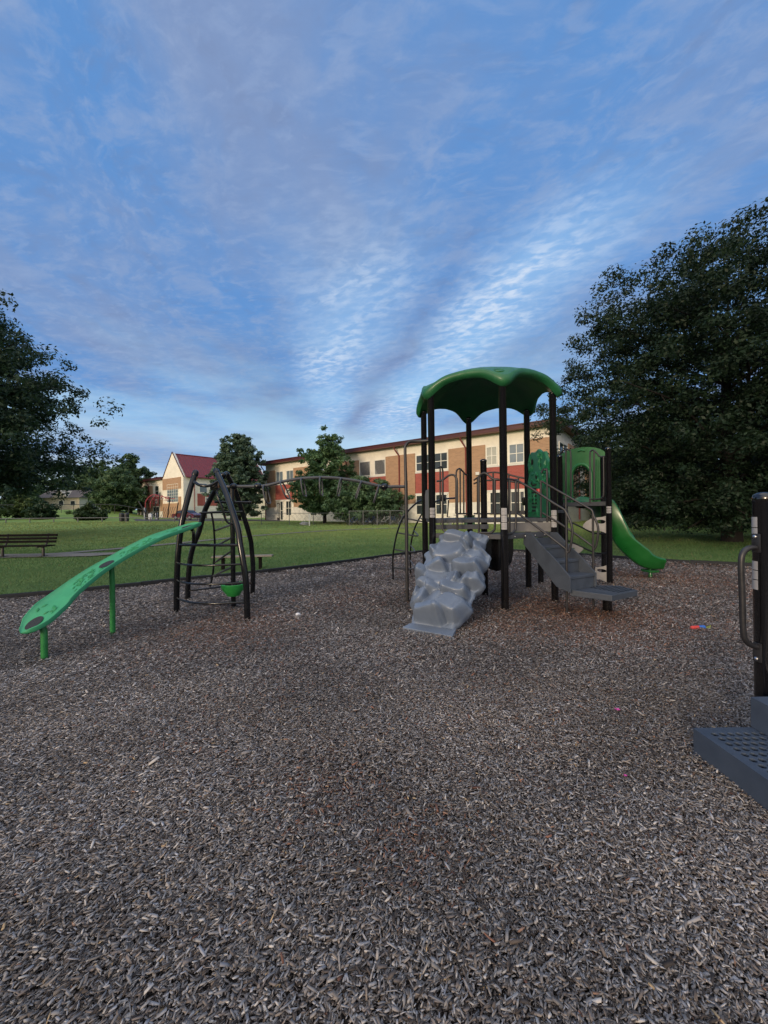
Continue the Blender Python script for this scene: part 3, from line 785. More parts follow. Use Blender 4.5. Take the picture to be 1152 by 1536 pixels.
# stairs
sd_ = Vector((.5,-.866,0)).normalized(); se = Vector((.866,.5,0))
S0 = A_+Vector((.40,.225,0)); WID=.61; RUN=.232
def treadz(k): return [LOW,.96,.77,.58][k]
st = MB(); strs = []
for k in range(1,4):
    o0 = S0+sd_*RUN*(k-1)
    c = o0+se*WID/2+sd_*(RUN/2)
    st.box((c.x,c.y,treadz(k)-.02),(WID-.05,RUN+.03,.04),ax=(se,sd_,Vector((0,0,1))))
treads = st.build_split('tread', M['stair'], tower, smooth=0, bevel=.006)
m_ = MB()
for k in range(1,5):
    o0 = S0+sd_*(RUN*(k-1)-.004); c = o0+se*WID/2; zt = treadz(k-1)-(.045 if k>1 else .08); zb = (treadz(k) if k<4 else .39)
    m_.box((c.x,c.y,(zt+zb)/2),(WID-.054,.014,zt-zb),ax=(se,sd_,Vector((0,0,1))))
m_.build_split('riser', M['stair'], tower, smooth=0, bevel=.003)
for off in (0, WID-.022):
    poly = [(-.05,LOW-.005),(.10,LOW-.005),(RUN*1.0+.04,.985),(RUN*2+.04,.80),(RUN*3+.03,.585),(RUN*3+.03,.37),(RUN*2.2,.42),(-.05,.985)]
    m_ = MB().prism(poly, S0+se*off, sd_, Vector((0,0,1)), se, .022)
    m_.build('stringer', M['stair'], tower, smooth=0, bevel=.004)
# landing
lp = [(2.61,5.45),(2.97,5.09),(3.50,5.39),(3.46,5.72),(3.14,5.76)]
m_ = MB(); lp = [(x-1.80+A_.x,y-5.76+A_.y) for x,y in lp]; n=len(lp); m_.add([(x,y,.31) for x,y in lp]+[(x,y,.39) for x,y in lp],[tuple(range(n))[::-1],tuple(range(n,2*n))]+[(i,(i+1)%n,n+(i+1)%n,n+i) for i in range(n)])
land = m_.build('landing', M['stair'], tower, smooth=0, bevel=.008)
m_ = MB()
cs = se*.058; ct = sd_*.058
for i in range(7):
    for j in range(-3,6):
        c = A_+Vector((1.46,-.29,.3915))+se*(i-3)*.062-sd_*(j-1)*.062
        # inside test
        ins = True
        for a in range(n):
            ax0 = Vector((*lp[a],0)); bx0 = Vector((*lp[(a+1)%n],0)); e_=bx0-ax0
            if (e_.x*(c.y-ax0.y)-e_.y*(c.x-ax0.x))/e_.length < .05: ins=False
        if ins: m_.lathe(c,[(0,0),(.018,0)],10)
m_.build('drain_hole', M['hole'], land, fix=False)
post(tower, A_+Vector((1.415,-.14,0)), .315, r=.062, cap=False)
# stair handrails
PL=(A_+Vector((.30,.19,0)),A_+Vector((.82,-.26,0))); PR=(A_+Vector((.92,.54,0)),A_+Vector((1.38,.12,0)))
m_ = MB()
rail('',PL,z6([(75,225),(230,315),(400,427),(485,478),(508,500),(516,540)])+[(849.6,790),(850.6,924+6)],mb=m_,sm=5)
rail('',PL,z6([(505,497),(525,530),(555,600),(568,680),(558,770),(538,850),(520,850)]),mb=m_,sm=5)
rail('',PL,z6([(75,505),(200,590),(400,740),(518,832)]),mb=m_,sm=4)
m_.build('handrail', M['rail'], tower, smooth=60)
m_ = MB()
rail('',PR,z6([(300,240),(420,310),(600,412),(715,478),(738,498),(745,540)])+[(889.5,800),(890.5,916+6)],mb=m_,sm=5)
rail('',PR,z6([(740,500),(752,540),(785,620),(790,700),(772,800),(748,835)]),mb=m_,sm=5)
rail('',PR,z6([(310,515),(450,600),(600,700),(740,800)]),mb=m_,sm=4)
rail('',PR,z6([(296,235),(296,640)]),mb=m_,sm=1); rail('',PR,z6([(512,370),(512,700)]),mb=m_,sm=1)
rail('',PR,z6([(300,170),(315,140),(335,145),(348,175),(350,650),(335,668),(300,672)]),mb=m_,sm=4)
m_.build('handrail', M['rail'], tower, smooth=60)

# moulded rock climber
top = Vector((1.215,5.985,1.13)); bot = Vector((.572,4.75,.04))
ax_b = (bot-top); LEN = ax_b.length; ax_b.normalize()
ax_a = Vector((.866,-.5,0)); ax_a = (ax_a-ax_b*ax_a.dot(ax_b)).normalized(); nrm = ax_a.cross(ax_b)
if nrm.z < 0: nrm = -nrm
HW = lambda t: np.interp(t,[0,.06,.12,.25,.4,.5,.62,.72,.85,.93,1.0],[.35,.365,.39,.455,.48,.475,.45,.41,.365,.325,.28])
# (u, t, ru, rt, height, tilt, rotation, squareness)   u is -1..1 across
BL = [(-.10,.04,.72,.05,.085,.3,0,5),(.58,.05,.26,.05,.09,.2,.2,3),(.30,.135,.24,.065,.17,.9,.25,5),(.36,.20,.12,.045,.18,.6,.5,3),
      (-.22,.245,.55,.12,.13,.55,-.05,6),(-.78,.20,.20,.10,.10,.5,.5,5),(.80,.21,.20,.075,.15,.5,.2,5),(.55,.30,.34,.07,.11,.7,-.35,4),
      (.62,.415,.52,.085,.20,.95,-.30,6),(-.42,.44,.34,.062,.17,.7,.15,3),(-.86,.50,.22,.075,.19,.5,.3,3),(-.20,.545,.55,.085,.13,.7,.06,6),
      (.24,.575,.22,.065,.17,.8,.1,5),(.80,.555,.20,.06,.20,.5,.1,3),(.58,.60,.20,.05,.16,.5,.1,3),(-.60,.64,.28,.05,.15,.6,-.3,3),(-.30,.66,.25,.055,.14,.5,.2,4),
      (.40,.685,.45,.065,.21,.8,.12,5),(-.70,.755,.30,.085,.13,.5,.15,6),(-.10,.775,.40,.095,.12,.5,-.2,6),(-.90,.72,.16,.06,.15,.5,.2,4),(.55,.835,.42,.10,.22,.8,-.25,4),
      (-.22,.905,.66,.055,.24,.7,.04,5),(.14,.925,.26,.04,.27,.6,0,4)]
NA, NB = 120, 200; rows = []
ug = np.linspace(-1,1,NA); tg = np.linspace(0,1,NB); UU,TT = np.meshgrid(ug,tg)
hw = HW(TT); aa = UU*hw; bb = TT*LEN
Hh = .012+.02*np.exp(-((np.abs(UU)-.75)/.2)**2)+.012*np.sin(UU*6+TT*9)*np.sin(TT*22)
for (cu,ct,ru,rt,h,tl,ro,pw) in BL:
    w0 = HW(ct); x = (aa-cu*w0); y = (bb-ct*LEN)
    xr = x*math.cos(ro)-y*math.sin(ro); yr = x*math.sin(ro)+y*math.cos(ro)
    x_ = xr/(ru*w0) + .10*np.sin(yr/(rt*LEN)*2+cu*9); y_ = yr/(rt*LEN)+.12*np.sin(x_*2.3+ct*31)
    pw = min(pw,4); d = np.abs(x_)**pw+np.abs(y_)**pw
    edge = np.clip(1-d, 0, 1)
    prof_ = np.clip(edge*1.45,0,1)**.46
    hh = (h*1.18+tl*.42*yr+.05*np.cos(xr/(ru*w0)*2.2+ct*40))*prof_
    Hh = np.where(edge > 0, np.maximum(Hh, hh), Hh)
fold = sstep(.93,.985,TT); Hh = Hh*(1-fold)+.02*fold
edge_f = np.clip((1-np.abs(UU))/.16,0,1)**.5; Hh = Hh*edge_f
# light blur so the moulded edges roll over like rotationally moulded plastic
for _ in range(5):
    Hp = np.pad(Hh,1,mode='edge'); Hh = (Hp[1:-1,1:-1]*4+Hp[:-2,1:-1]+Hp[2:,1:-1]+Hp[1:-1,:-2]+Hp[1:-1,2:])/8
lump = 1+.085*np.sin(TT*24+np.where(UU>0,0.8,2.2))*(np.abs(UU)**5)+.03*np.sin(TT*57)*(np.abs(UU)**6)
for i in range(NB):
    r = []
    for j in range(NA):
        p = top+ax_a*(aa[i,j]*lump[i,j])+ax_b*bb[i,j]+nrm*Hh[i,j]
        p.z = max(p.z, .012+.02*(1-TT[i,j])); r.append(p)
    # skirt folded down round the edge
    def skirt(j, sg):
        e0 = top+ax_a*(aa[i,j]*lump[i,j]+sg*.012)+ax_b*bb[i,j]-nrm*.03; e1 = e0-nrm*.10-ax_a*sg*.06; e2 = e1-ax_a*sg*.2
        for e in (e0,e1,e2): e.z = max(e.z, .006)
        return [e0,e1,e2]
    l = skirt(0,-1); rr = skirt(NA-1,1)
    rows.append([l[2],l[1],l[0]]+r+[rr[0],rr[1],rr[2]])
m_ = MB().grid(rows); rock = m_.build('rock_climber', M['rock'], tower, smooth=50)
m_ = MB()
f0 = bot+ax_b*(-.02); poly = [(-.30,0),(.30,0),(.32,.2),(-.34,.16)]
dirh = Vector((ax_b.x,ax_b.y,0)).normalized(); sa = Vector((.866,-.5,0))
m_.add([f0+sa*a+dirh*b+Vector((0,0,.078-f0.z+.01-b*.10)) for a,b in poly]+[f0+sa*a+dirh*b+Vector((0,0,-f0.z)) for a,b in poly],[(0,1,2,3),(4,7,6,5),(0,4,5,1),(1,5,6,2),(2,6,7,3),(3,7,4,0)])
m_.build('foot_plate', M['rock'], rock, smooth=0, bevel=.006)

# tall overhead frame tube on the left
m_ = MB(); q = [Vector((.362,6.28,-.03)),Vector((.362,6.28,1.2)),Vector((.362,6.28,2.0)),Vector((.355,6.28,2.49)),Vector((.37,6.28,2.58)),Vector((.43,6.28,2.635)),Vector((.55,6.28,2.64)),Vector((E_.x,E_.y,2.64))]
m_.tube(q[:3], .028, 14); m_.tube(q[2:], .024, 14, sm=4); m_.build('overhead_post', M['rail'], tower, smooth=60)

# arched ladder behind the left posts
m_ = MB()
r1 = [Vector((.18,8.27,-.02)), P(589.3,838,8.28), P(592,816,8.26), P(597,795,8.22), P(604.7,776.6,8.15), P(614.6,764,8.08), P(625.8,754,8.0), P(637,749.3,7.85), P(648,747.5,7.6)]
r2 = [P(616.5,866,8.95), P(615.3,845,8.95), P(616,821,8.93), P(617.3,811,8.92), P(620.8,796,8.85), P(627,781.5,8.75), P(635,768.5,8.6), P(648,756,8.4), P(664,749,8.2), P(684,747,7.95)]
r1s = smooth_path(r1,5); r2s = smooth_path(r2,5)
m_.tube(r1s,.019,10); m_.tube(r2s,.019,10); m_.tube([P(673,750,8.05),P(671,776,8.05)],.014,8)
m_.build_split('arch_rail', M['post'], tower, smooth=60)
m_ = MB()
def at_z(pl_, z):
    return min(pl_, key=lambda p: abs(p.z-z))
for z in (.35,.72,1.08,1.38):
    a = at_z(r1s,z); b2 = at_z(r2s,z); mid = (a+b2)/2+Vector((.28,-.20,-.10))
    m_.tube([a,a.lerp(mid,.8)+Vector((.0,0,0)),mid.lerp(b2,.25),b2],.015,8,sm=3)
m_.build_split('arch_rung', M['beam'], tower, smooth=60)

# slide tower
FR = Vector((4.42,7.60,0)); FL = Vector((3.80,8.33,0)); dep = Vector((.5,.866,0))*.80
BLp, BRp = FL+dep, FR+dep; SZ = 1.655
post(tower, FR, 2.70, sticker=(1.42,.14)); post(tower, FL, 2.66); post(tower, BLp+Vector((.03,.0,0)), 2.62); post(tower, BRp-Vector((.10,-.02,0)), 2.62)
hexpoly([FL,FR,BRp,BLp], SZ, .085, 'slide_deck', M['deck'])
hexpoly([Vector((C_.x+.02,C_.y+.06,0)),FL+Vector((.1,-.15,0)),FL+Vector((.25,.35,0)),G_.lerp(C_,.6)], SZ-.16, .06, 'link_deck', M['deck'])
SF=(FL,FR)
barrier([(za([(398,190),(418,160),(445,140),(465,143),(477,165),(479,300),(480,455)]),5),(za([(402,185),(401,400),(406,435),(425,447),(480,449)]),4),(za([(448,142),(448,449)]),1)], SF)
barrier([(za([(597,470),(597,300),(597,170),(606,148),(620,146),(640,165),(660,185),(705,180)]),5),(za([(680,186),(681,405),(672,436),(650,447),(597,449)]),4),(za([(622,147),(622,449)]),1)], SF)
# hooded entry panel: board with an arched opening
hd0, hd1 = BLp+Vector((-.16,-.10,0)), BRp+Vector((-.06,-.03,0)); hx = (hd1-hd0).normalized(); hw_ = (hd1-hd0).length; hn = Vector((-hx.y,hx.x,0))
out = [(0,0),(0,1.0)]+[(hw_*.5-hw_*.5*math.cos(a), 1.0+.23*math.sin(a)) for a in np.linspace(.12,math.pi-.12,17)]+[(hw_,1.0),(hw_,0)]
inn = [(hw_*.29,0.0),(hw_*.29,.58)]+[(hw_*.5-hw_*.21*math.cos(a), .58+.27*math.sin(a)) for a in np.linspace(.15,math.pi-.15,17)]+[(hw_*.71,.58),(hw_*.71,0)]
def P2(a,b,d): return hd0+hx*a+hn*d+Vector((0,0,SZ+b))
m_ = MB(); n = len(out)
vs = [P2(a,b,0) for a,b in out]+[P2(a,b,0) for a,b in inn]+[P2(a,b,.05) for a,b in out]+[P2(a,b,.05) for a,b in inn]
fs = []
for i in range(n-1):
    fs += [(i,i+1,n+i+1,n+i),(2*n+i,3*n+i,3*n+i+1,2*n+i+1),(i,2*n+i,2*n+i+1,i+1),(n+i,n+i+1,3*n+i+1,3*n+i)]
fs += [(0,n,3*n,2*n),(n-1,3*n-1,4*n-1,2*n-1)]
m_.add(vs,fs); hood = m_.build('slide_hood', M['green'], tower, smooth=30, bevel=0)
m_ = MB()
m_.tube([P2(a,b,-.02) for a,b in inn], .035, 10)
for a in (.06,.13,.20,.80,.87,.94): m_.tube([P2(hw_*a,.05,-.008),P2(hw_*a,.92,-.008)], .016, 8)
m_.tube([P2(hw_*.42,1.14,-.01),P2(hw_*.5,1.165,-.01),P2(hw_*.58,1.14,-.01)],.018,8)
m_.build('hood_rib', M['green'], hood, smooth=60)
# slide chute
path = [(4.46,8.66,1.60),(4.72,8.78,1.58),(5.0,8.88,1.34),(5.27,8.92,.96),(5.52,8.92,.62),(5.78,8.9,.38),(5.99,8.87,.27),(6.23,8.84,.27)]
kx = [1,.993,.98,.967,.955,.947,.943,.943]
path = smooth_path([(x*k,y*k,1.5+(z-1.5)*k-.06*i/7) for i,((x,y,z),k) in enumerate(zip(path,kx))],5)
rows = []; nP = len(path)
for i,p in enumerate(path):
    t = (path[min(i+1,nP-1)]-path[max(i-1,0)]).normalized(); s_ = Vector((t.y,-t.x,0)).normalized(); n_ = s_.cross(t)
    if n_.z < 0: n_ = -n_
    f = i/(nP-1); wh = .30*(1-.45*max(0,(f-.72)/.28))*min(1,.35+f*3.2); hw2 = .27+.02*math.sin(f*3)
    pr = [(hw2+.045,wh-.07),(hw2+.05,wh-.02),(hw2+.02,wh+.01),(hw2-.02,wh-.01),(hw2-.045,wh*.6),(hw2-.07,.09),(hw2-.14,.02),(0,0),(-hw2+.14,.02),(-hw2+.07,.09),(-hw2+.045,wh*.6),(-hw2+.02,wh-.01),(-hw2-.02,wh+.01),(-hw2-.05,wh-.02),(-hw2-.045,wh-.07),
          (-hw2-.01,wh*.45),(-hw2+.02,-.02),(-hw2+.08,-.06),(0,-.075),(hw2-.08,-.06),(hw2-.02,-.02),(hw2+.01,wh*.45)]
    pr.append(pr[0]); rows.append([p+s_*a+n_*b for a,b in pr])
m_ = MB().grid(rows); k_ = len(rows[0])-1
m_.f.append(tuple((nP-1)*(k_+1)+j for j in range(k_))); m_.m.append(0)
sl = m_.build('slide', M['slide'], tower, smooth=50)
m_ = MB().tube([(5.68,8.27,-.02),(5.70,8.30,.22)],.035,12); m_.box((5.72,8.34,.165),(.22,.26,.05)); m_.build('slide_foot', M['slide'], sl, bevel=.01)
# climbing steps with pale petal plates between the slide posts
def plate(name, pts, hole, th=.028):
    outer = [on_plane(x,y,*SF) for x,y in za_s(pts)]; hc = on_plane(*za_s([hole[:2]])[0],*SF)
    return outer, hc
def zs(pts): return [(x/6.776+840, y/6.776+740) for x,y in pts]
ex = (FR-FL).normalized(); ey = Vector((0,0,1)); en = Vector((ex.y,-ex.x,0))
def petal(out_px, hole_px):
    o2 = smooth_path([on_plane(x,y,*SF) for x,y in zs(out_px)],4)
    c = sum(o2,Vector())/len(o2); m2 = MB(); N_ = 40
    # resample outline by angle about the hole centre so hole and rim bridge cleanly
    hc = on_plane(*zs([hole_px[:2]])[0],*SF); hr = (hole_px[2]/6.776/F*hc.y, hole_px[3]/6.776/F*hc.y)
    loc = [((p-hc).dot(ex),p.z-hc.z) for p in o2]; loc.append(loc[0])
    ring_o, ring_i = [], []
    for k in range(N_):
        a = 2*math.pi*k/N_; d = (math.cos(a),math.sin(a)); best = .02
        for (x1,y1),(x2,y2) in zip(loc[:-1],loc[1:]):
            den = d[0]*(y2-y1)-d[1]*(x2-x1)
            if abs(den) < 1e-9: continue
            t = (x1*(y2-y1)-y1*(x2-x1))/den; w = (x1*d[1]-y1*d[0])/den
            if t > 0 and -1e-6 <= w <= 1+1e-6: best = max(best,t)
        ring_o.append((d[0]*best,d[1]*best)); h = .85*min(1, best/ max(1e-6,math.hypot(d[0]*hr[0],d[1]*hr[1])))
        ring_i.append((d[0]*hr[0]*h,d[1]*hr[1]*h))
    pt = lambda q,z: hc+ex*q[0]+ey*q[1]+en*z
    vs = [pt(q,.014) for q in ring_o]+[pt(q,.014) for q in ring_i]+[pt(q,-.014) for q in ring_o]+[pt(q,-.014) for q in ring_i]
    fs = []
    for k in range(N_):
        j=(k+1)%N_; fs += [(k,j,N_+j,N_+k),(2*N_+k,3*N_+k,3*N_+j,2*N_+j),(k,2*N_+k,2*N_+j,j),(N_+k,N_+j,3*N_+j,3*N_+k)]
    m2.add(vs,fs); return m2.build('step_plate', M['leafplate'], tower, smooth=30)
petal([(222,332),(280,278),(350,250),(430,240),(500,238),(505,405),(440,392),(385,378),(330,385),(270,365)],(415,288,55,24))
petal([(360,752),(440,742),(505,738),(505,905),(450,890),(400,872),(362,880)],(425,785,55,20))
petal([(88,510),(130,512),(190,530),(240,560),(190,610),(120,628),(88,615)],(140,560,16,8))
m_ = MB()
for q in ([(90,285),(200,335),(320,395),(400,410),(505,412)],[(80,480),(200,535),(320,590),(380,610),(505,612)],[(370,915),(440,918),(505,918)]):
    rail('',SF,zs(q),r=.017,mb=m_,sm=4)
m_.build_split('step_rung', M['post'], tower, smooth=60)
# ------------------------------------------------------------------ arched climbing frame with overhead beam and ramp
def zd(pts, Ys):   # zoom window 240..400 x 690..850 at 7.2
    n = len(pts); Yv = np.interp(range(n), np.linspace(0,n-1,len(Ys)), Ys)
    return [P(x/7.2+240, y/7.2+690, Y) for (x,y),Y in zip(pts,Yv)]
frame = thing('climbing_frame', 'black climber of arching legs with a green ramp and an overhead beam', 'climbing frame', (-2.6,6.2,0))
o8 = 864  # second window starts 120 px lower = 864 zoomed px
legs = [([(180,o8+760),(180,o8+540),(190,o8+240),(205,o8+50),(235,690),(270,530),(330,300),(390,122)],[5.86,5.86,5.9,6.12]),
        ([(945,o8+865),(930,o8+480),(900,o8+240),(865,o8+40),(840,740),(770,520),(690,300),(602,112)],[5.34,5.36,5.5,5.98]),
        ([(300,o8+640),(305,o8+430),(325,o8+220),(365,o8+50),(420,780),(480,560),(540,430),(600,320),(690,150)],[6.61,6.6,6.5,6.25]),
        ([(1000,o8+590),(1005,o8+300),(990,o8+100),(980,870),(940,720),(880,540),(820,350),(760,230),(712,142)],[7.02,7.0,6.8,6.42])]
lobj = []
for pts,Ys in legs:
    q = smooth_path(zd(pts,Ys),6); base = q[0].copy(); base.z = -.04; q = [base]+q
    m_ = MB().tube(q,.042,16); e = q[-1]; t = (q[-1]-q[-2]).normalized()
    m_.lathe(e-t*.05,[(.044,-.03),(.048,-.02),(.048,.03),(.040,.055),(.02,.068),(0,.07)],16,ax=(t.orthogonal().normalized(),t.cross(t.orthogonal().normalized()),t))
    lobj.append(m_.build('leg', M['legs'], frame, smooth=50))
# sticker on the front right leg
q = zd([(826,680),(852,775)],[5.72,5.70]); d = (q[1]-q[0]); MB().tube([q[0]-Vector((0,.0,0)),q[1]],.0445,16).build('sticker', M['white'], lobj[1], smooth=50)
pb = P(350.4,912,6.04); m_ = MB().tube([Vector((pb.x,pb.y,-.04)),Vector((pb.x,pb.y,1.93))],.036,16)
m_.build('center_pole', M['legs'], frame, smooth=50)
# linking ring, hub and cross bars
m_ = MB().tube(zd([(372,235),(400,258),(440,275),(500,282),(560,268),(620,232)],[6.0,5.9,5.95]),.022,12,sm=5)
m_.tube(zd([(440,572),(600,565),(760,563),(890,560)],[6.3,6.4,6.5]),.019,10,sm=3)
m_.tube(zd([(590,452),(760,458),(990,458)],[6.15,6.3,6.35]),.022,10,sm=3)
m_.build_split('ring_tube', M['legs'], frame, smooth=60)
c = zd([(592,290)],[6.05])[0]; m_ = MB().box(c,(.11,.10,.10)); m_.box(c+Vector((.03,-.0,.05)),(.05,.07,.06))
m_.build('hub_bracket', M['legs'], frame, bevel=.015)
# curved front rungs bowing toward the viewer
for yl,yr,sag in ((50,55,16),(243,262,22),(432,462,28),(622,672,45)):
    a = zd([(205 if yl<100 else 178,o8+yl)],[5.86])[0]; xr = {50:850,243:880,432:905,622:925}[yl]
    b2 = zd([(xr,o8+yr)],[5.40])[0]
    mid = (a+b2)/2; out_ = Vector((-.30,-.95,0)).normalized(); bow = .22
    pts = []
    for k in range(9):
        s_ = k/8; p = a.lerp(b2,s_)+out_*bow*math.sin(math.pi*s_)*(1 if yl!=50 else .25)
        if yl == 50: p.z -= .0
        pts.append(p)
    r_ = .021 if yl == 50 else .015
    MB().tube(pts,r_,10,sm=3).build('rung', M['legs'], frame, smooth=60)
# small ladder between a thin rail and the pole
lad = MB().tube(zd([(555,570),(578,700),(590,860),(590,o8+60),(578,o8+300),(560,o8+420),(540,o8+500)],[6.5,6.55,6.6]),.017,10,sm=4)
lad.build('ladder_rail', M['legs'], frame, smooth=60)
for (x0,y0,x1,y1) in ((595,762,770,700),(600,930,770,842),(596,1105,775,980),(575,o8+390,775,o8+292)):
    MB().tube(zd([(x0,y0),(x1,y1)],[6.58,6.08]),.016,10).build('ladder_rung', M['beam'], frame, smooth=60)
m_ = MB().tube(zd([(640,310),(612,340),(625,400),(680,540),(700,620),(730,672),(770,688),(800,680)],[6.05,5.95,5.98,6.0]),.016,10,sm=5)
m_.tube(zd([(325,o8+545),(540,o8+522),(660,o8+505),(780,o8+490)],[6.6,6.5,6.2]),.016,10)
m_.tube(zd([(780,o8+478),(990,o8+466)],[6.1,6.95]),.016,10)
m_.build_split('grab_loop', M['legs'], frame, smooth=60)
# bowl seat on the pole
bz = P(350.4,876,6.04).z
m_ = MB().lathe((pb.x,pb.y,bz),[(.045,-.19),(.09,-.18),(.13,-.12),(.175,-.06),(.182,-.012),(.185,0),(.178,.008),(.15,-.02),(.06,-.05),(.036,-.055)],32)
bowl = m_.build('bowl_seat', M['bowl'], frame, smooth=40)
m_ = MB()
for k in range(5):
    a = k*1.26; m_.lathe((pb.x+.09*math.cos(a),pb.y+.09*math.sin(a),bz-.03),[(.03,0),(.034,.03),(.026,.052),(0,.058)],12)
m_.build_split('seat_knob', M['pad'], bowl)
# overhead beam
def zb(pts): return [(x/5.009+380, y/5.009+700) for x,y in pts]
def bY(px): return float(np.interp(px,[350,610],[6.04,6.30]))
bp = [(337,729.8),(350.4,729.8),(370,729.6),(387,729.4)]+zb([(100,141),(170,125),(250,106),(330,93),(400,86),(480,82),(530,81),(600,84),(660,90),(740,101),(812,114),(900,135),(985,151)])+[(590,730),(611,730)]
bq = smooth_path([P(x,y,bY(x)) for x,y in bp],4)
beam = MB().tube(bq,.0235,14).build('overhead_beam', M['beam'], frame, smooth=60)
m_ = MB()
for px in (350.4,388,576.6):
    p = min(bq,key=lambda v_: abs((v_.x/v_.y*F+CX)-px)); m_.lathe(p,[(0,-.055),(.03,-.05),(.047,-.03),(.05,0),(.047,.03),(.03,.05),(0,.055)],16,ax=(Vector((0,1,0)),Vector((0,0,1)),Vector((1,0,0))))
m_.build_split('beam_collar', M['legs'], beam, smooth=60)
for px in (396,424,453.5,482.5,511.5,541,568):
    i = min(range(len(bq)),key=lambda k: abs((bq[k].x/bq[k].y*F+CX)-px)); p = bq[i]; t = (bq[i+1]-bq[i-1]).normalized()
    dn = Vector((t.z*t.x*2.2,0,-1)).normalized() if abs(t.z)>.01 else Vector((0,0,-1))
    dn = (Vector((0,0,-1))+t*(t.z*1.6)).normalized()
    ly = Vector((0,1,0))
    pts = [p-ly*.02, p-ly*.10+dn*.03, p-ly*.13+dn*.10, p-ly*.13+dn*.21, p-ly*.09+dn*.27, p+ly*.09+dn*.285, p+ly*.14+dn*.24, p+ly*.14+dn*.12, p+ly*.11+dn*.03, p+ly*.02]
    MB().tube(pts,.0125,10,sm=3).build('rung', M['beam'], beam, smooth=60)
# green ramp board
rc = [(31,950,3.85),(49,937,3.94),(70,916,4.08),(88,899,4.22),(114,878,4.40),(143,857,4.61),(166,843,4.78),(192,828,4.97),(216,815,5.15),(239,804.5,5.33),(270,794,5.60),(301,784,5.86)]
rp = smooth_path([P(*q) for q in rc],8); nP = len(rp); s_acc = [0]
for a,b2 in zip(rp[:-1],rp[1:]): s_acc.append(s_acc[-1]+(b2-a).length)
RL = s_acc[-1]
def ramp_frame(s):
    i = int(np.searchsorted(s_acc,s)); i = min(max(i,1),nP-1); f = (s-s_acc[i-1])/max(1e-6,s_acc[i]-s_acc[i-1])
    p = rp[i-1].lerp(rp[i],f); t = (rp[min(i+2,nP-1)]-rp[max(i-3,0)]).normalized(); x = Vector((t.y,-t.x,0)).normalized(); n_ = x.cross(t)
    return p,t,x,(n_ if n_.z > 0 else -n_)
def ramp_w(s):
    e = min(s, RL-s); w = .150+.015*math.exp(-((s-.35)/.35)**2)+.010*math.sin(s*4.5)
    return w*math.sqrt(max(0,1-max(0,1-e/.24)**2))+.004
rows = []
for s in np.concatenate([np.linspace(0,.2,10),np.linspace(.22,RL-.22,60),np.linspace(RL-.2,RL,10)]):
    p,t,x,n_ = ramp_frame(float(s)); w = ramp_w(float(s)); k = min(1,w/.1)
    pr = [(-w,-.022*k),(-w-.004,.0),(-w+.004,.024*k),(-w+.016*k,.026*k),(-w+.03*k,.010*k),(-w*.5,.0),(0,-.002),(w*.5,0),(w-.03*k,.010*k),(w-.016*k,.026*k),(w-.004,.024*k),(w+.004,0),(w,-.022*k),(w*.7,-.036*k),(-w*.7,-.036*k)]
    pr.append(pr[0]); rows.append([p+x*a+n_*b for a,b in pr])
ramp_o = MB().grid(rows).build('ramp', M['ramp'], frame, smooth=45)
m_ = MB()
for px,rl_ in ((50,.085),(160,.085),(283,.085)):
    i = min(range(nP),key=lambda k: abs(rp[k].x/rp[k].y*F+CX-px)); p,t,x,n_ = ramp_frame(s_acc[i])
    m_.add([p+n_*.006+t*(math.cos(a)*rl_)+x*(math.sin(a)*.075) for a in np.linspace(0,2*math.pi,28,endpoint=False)],[tuple(range(28))])
m_.build_split('grip_pad', M['pad'], ramp_o, fix=False)
m_ = MB(); rl = random.Random(11); pad_i = [min(range(nP),key=lambda k: abs(rp[k].x/rp[k].y*F+CX-px)) for px in (50,160,283)]
sv = .04
while sv < RL-.25:
    p,t,x,n_ = ramp_frame(sv); i0 = min(abs(sv-.20),abs(sv-s_acc[min(range(nP),key=lambda k: abs(rp[k].x/rp[k].y*F+CX-160))]))
    grp = math.sin(sv*9+.5)
    if any(abs(rp[i_].y-p.y)<.10 for i_ in pad_i): sv += .042; continue
    if grp > -.45:
        for _ in range(5):
            a = rl.choice((rl.uniform(.0,.11),rl.uniform(.0,.11),rl.uniform(-.11,0))); w = ramp_w(sv)
            if abs(a) > w-.045: continue
            c = p+x*a+t*rl.uniform(-.03,.03)+n_*.003; ang = rl.uniform(-.8,.8); L_ = rl.uniform(.02,.038); d = t*math.cos(ang)+x*math.sin(ang); e = d.cross(n_)
            m_.add([c-d*L_,c+e*L_*.45,c+d*L_,c-e*L_*.45,c+n_*.007],[(0,1,4),(1,2,4),(2,3,4),(3,0,4)])
    sv += .042
merge(ramp_o, m_.build('leaf_relief', M['ramp_leaf'], ramp_o, smooth=20))
for (px,y0,Y) in ((64,988,3.99),(167,950,4.78)):
    X = (px-CX)/F*Y; i = min(range(nP),key=lambda k:abs(rp[k].y-Y)); zt = rp[i].z-.05
    m_ = MB().tube([(X,Y,-.03),(X,Y,zt*.8),(X*.6+rp[i].x*.4,Y,zt)],.030,14); m_.build('ramp_post', M['ramp_post'], frame, smooth=60)
a = P(292,788,5.8); m_ = MB().tube([zd([(360,o8+60)],[6.2])[0],zd([(362,790)],[6.1])[0],P(288,794,5.85)],.026,12,sm=3); m_.build('ramp_bracket', M['legs'], frame)

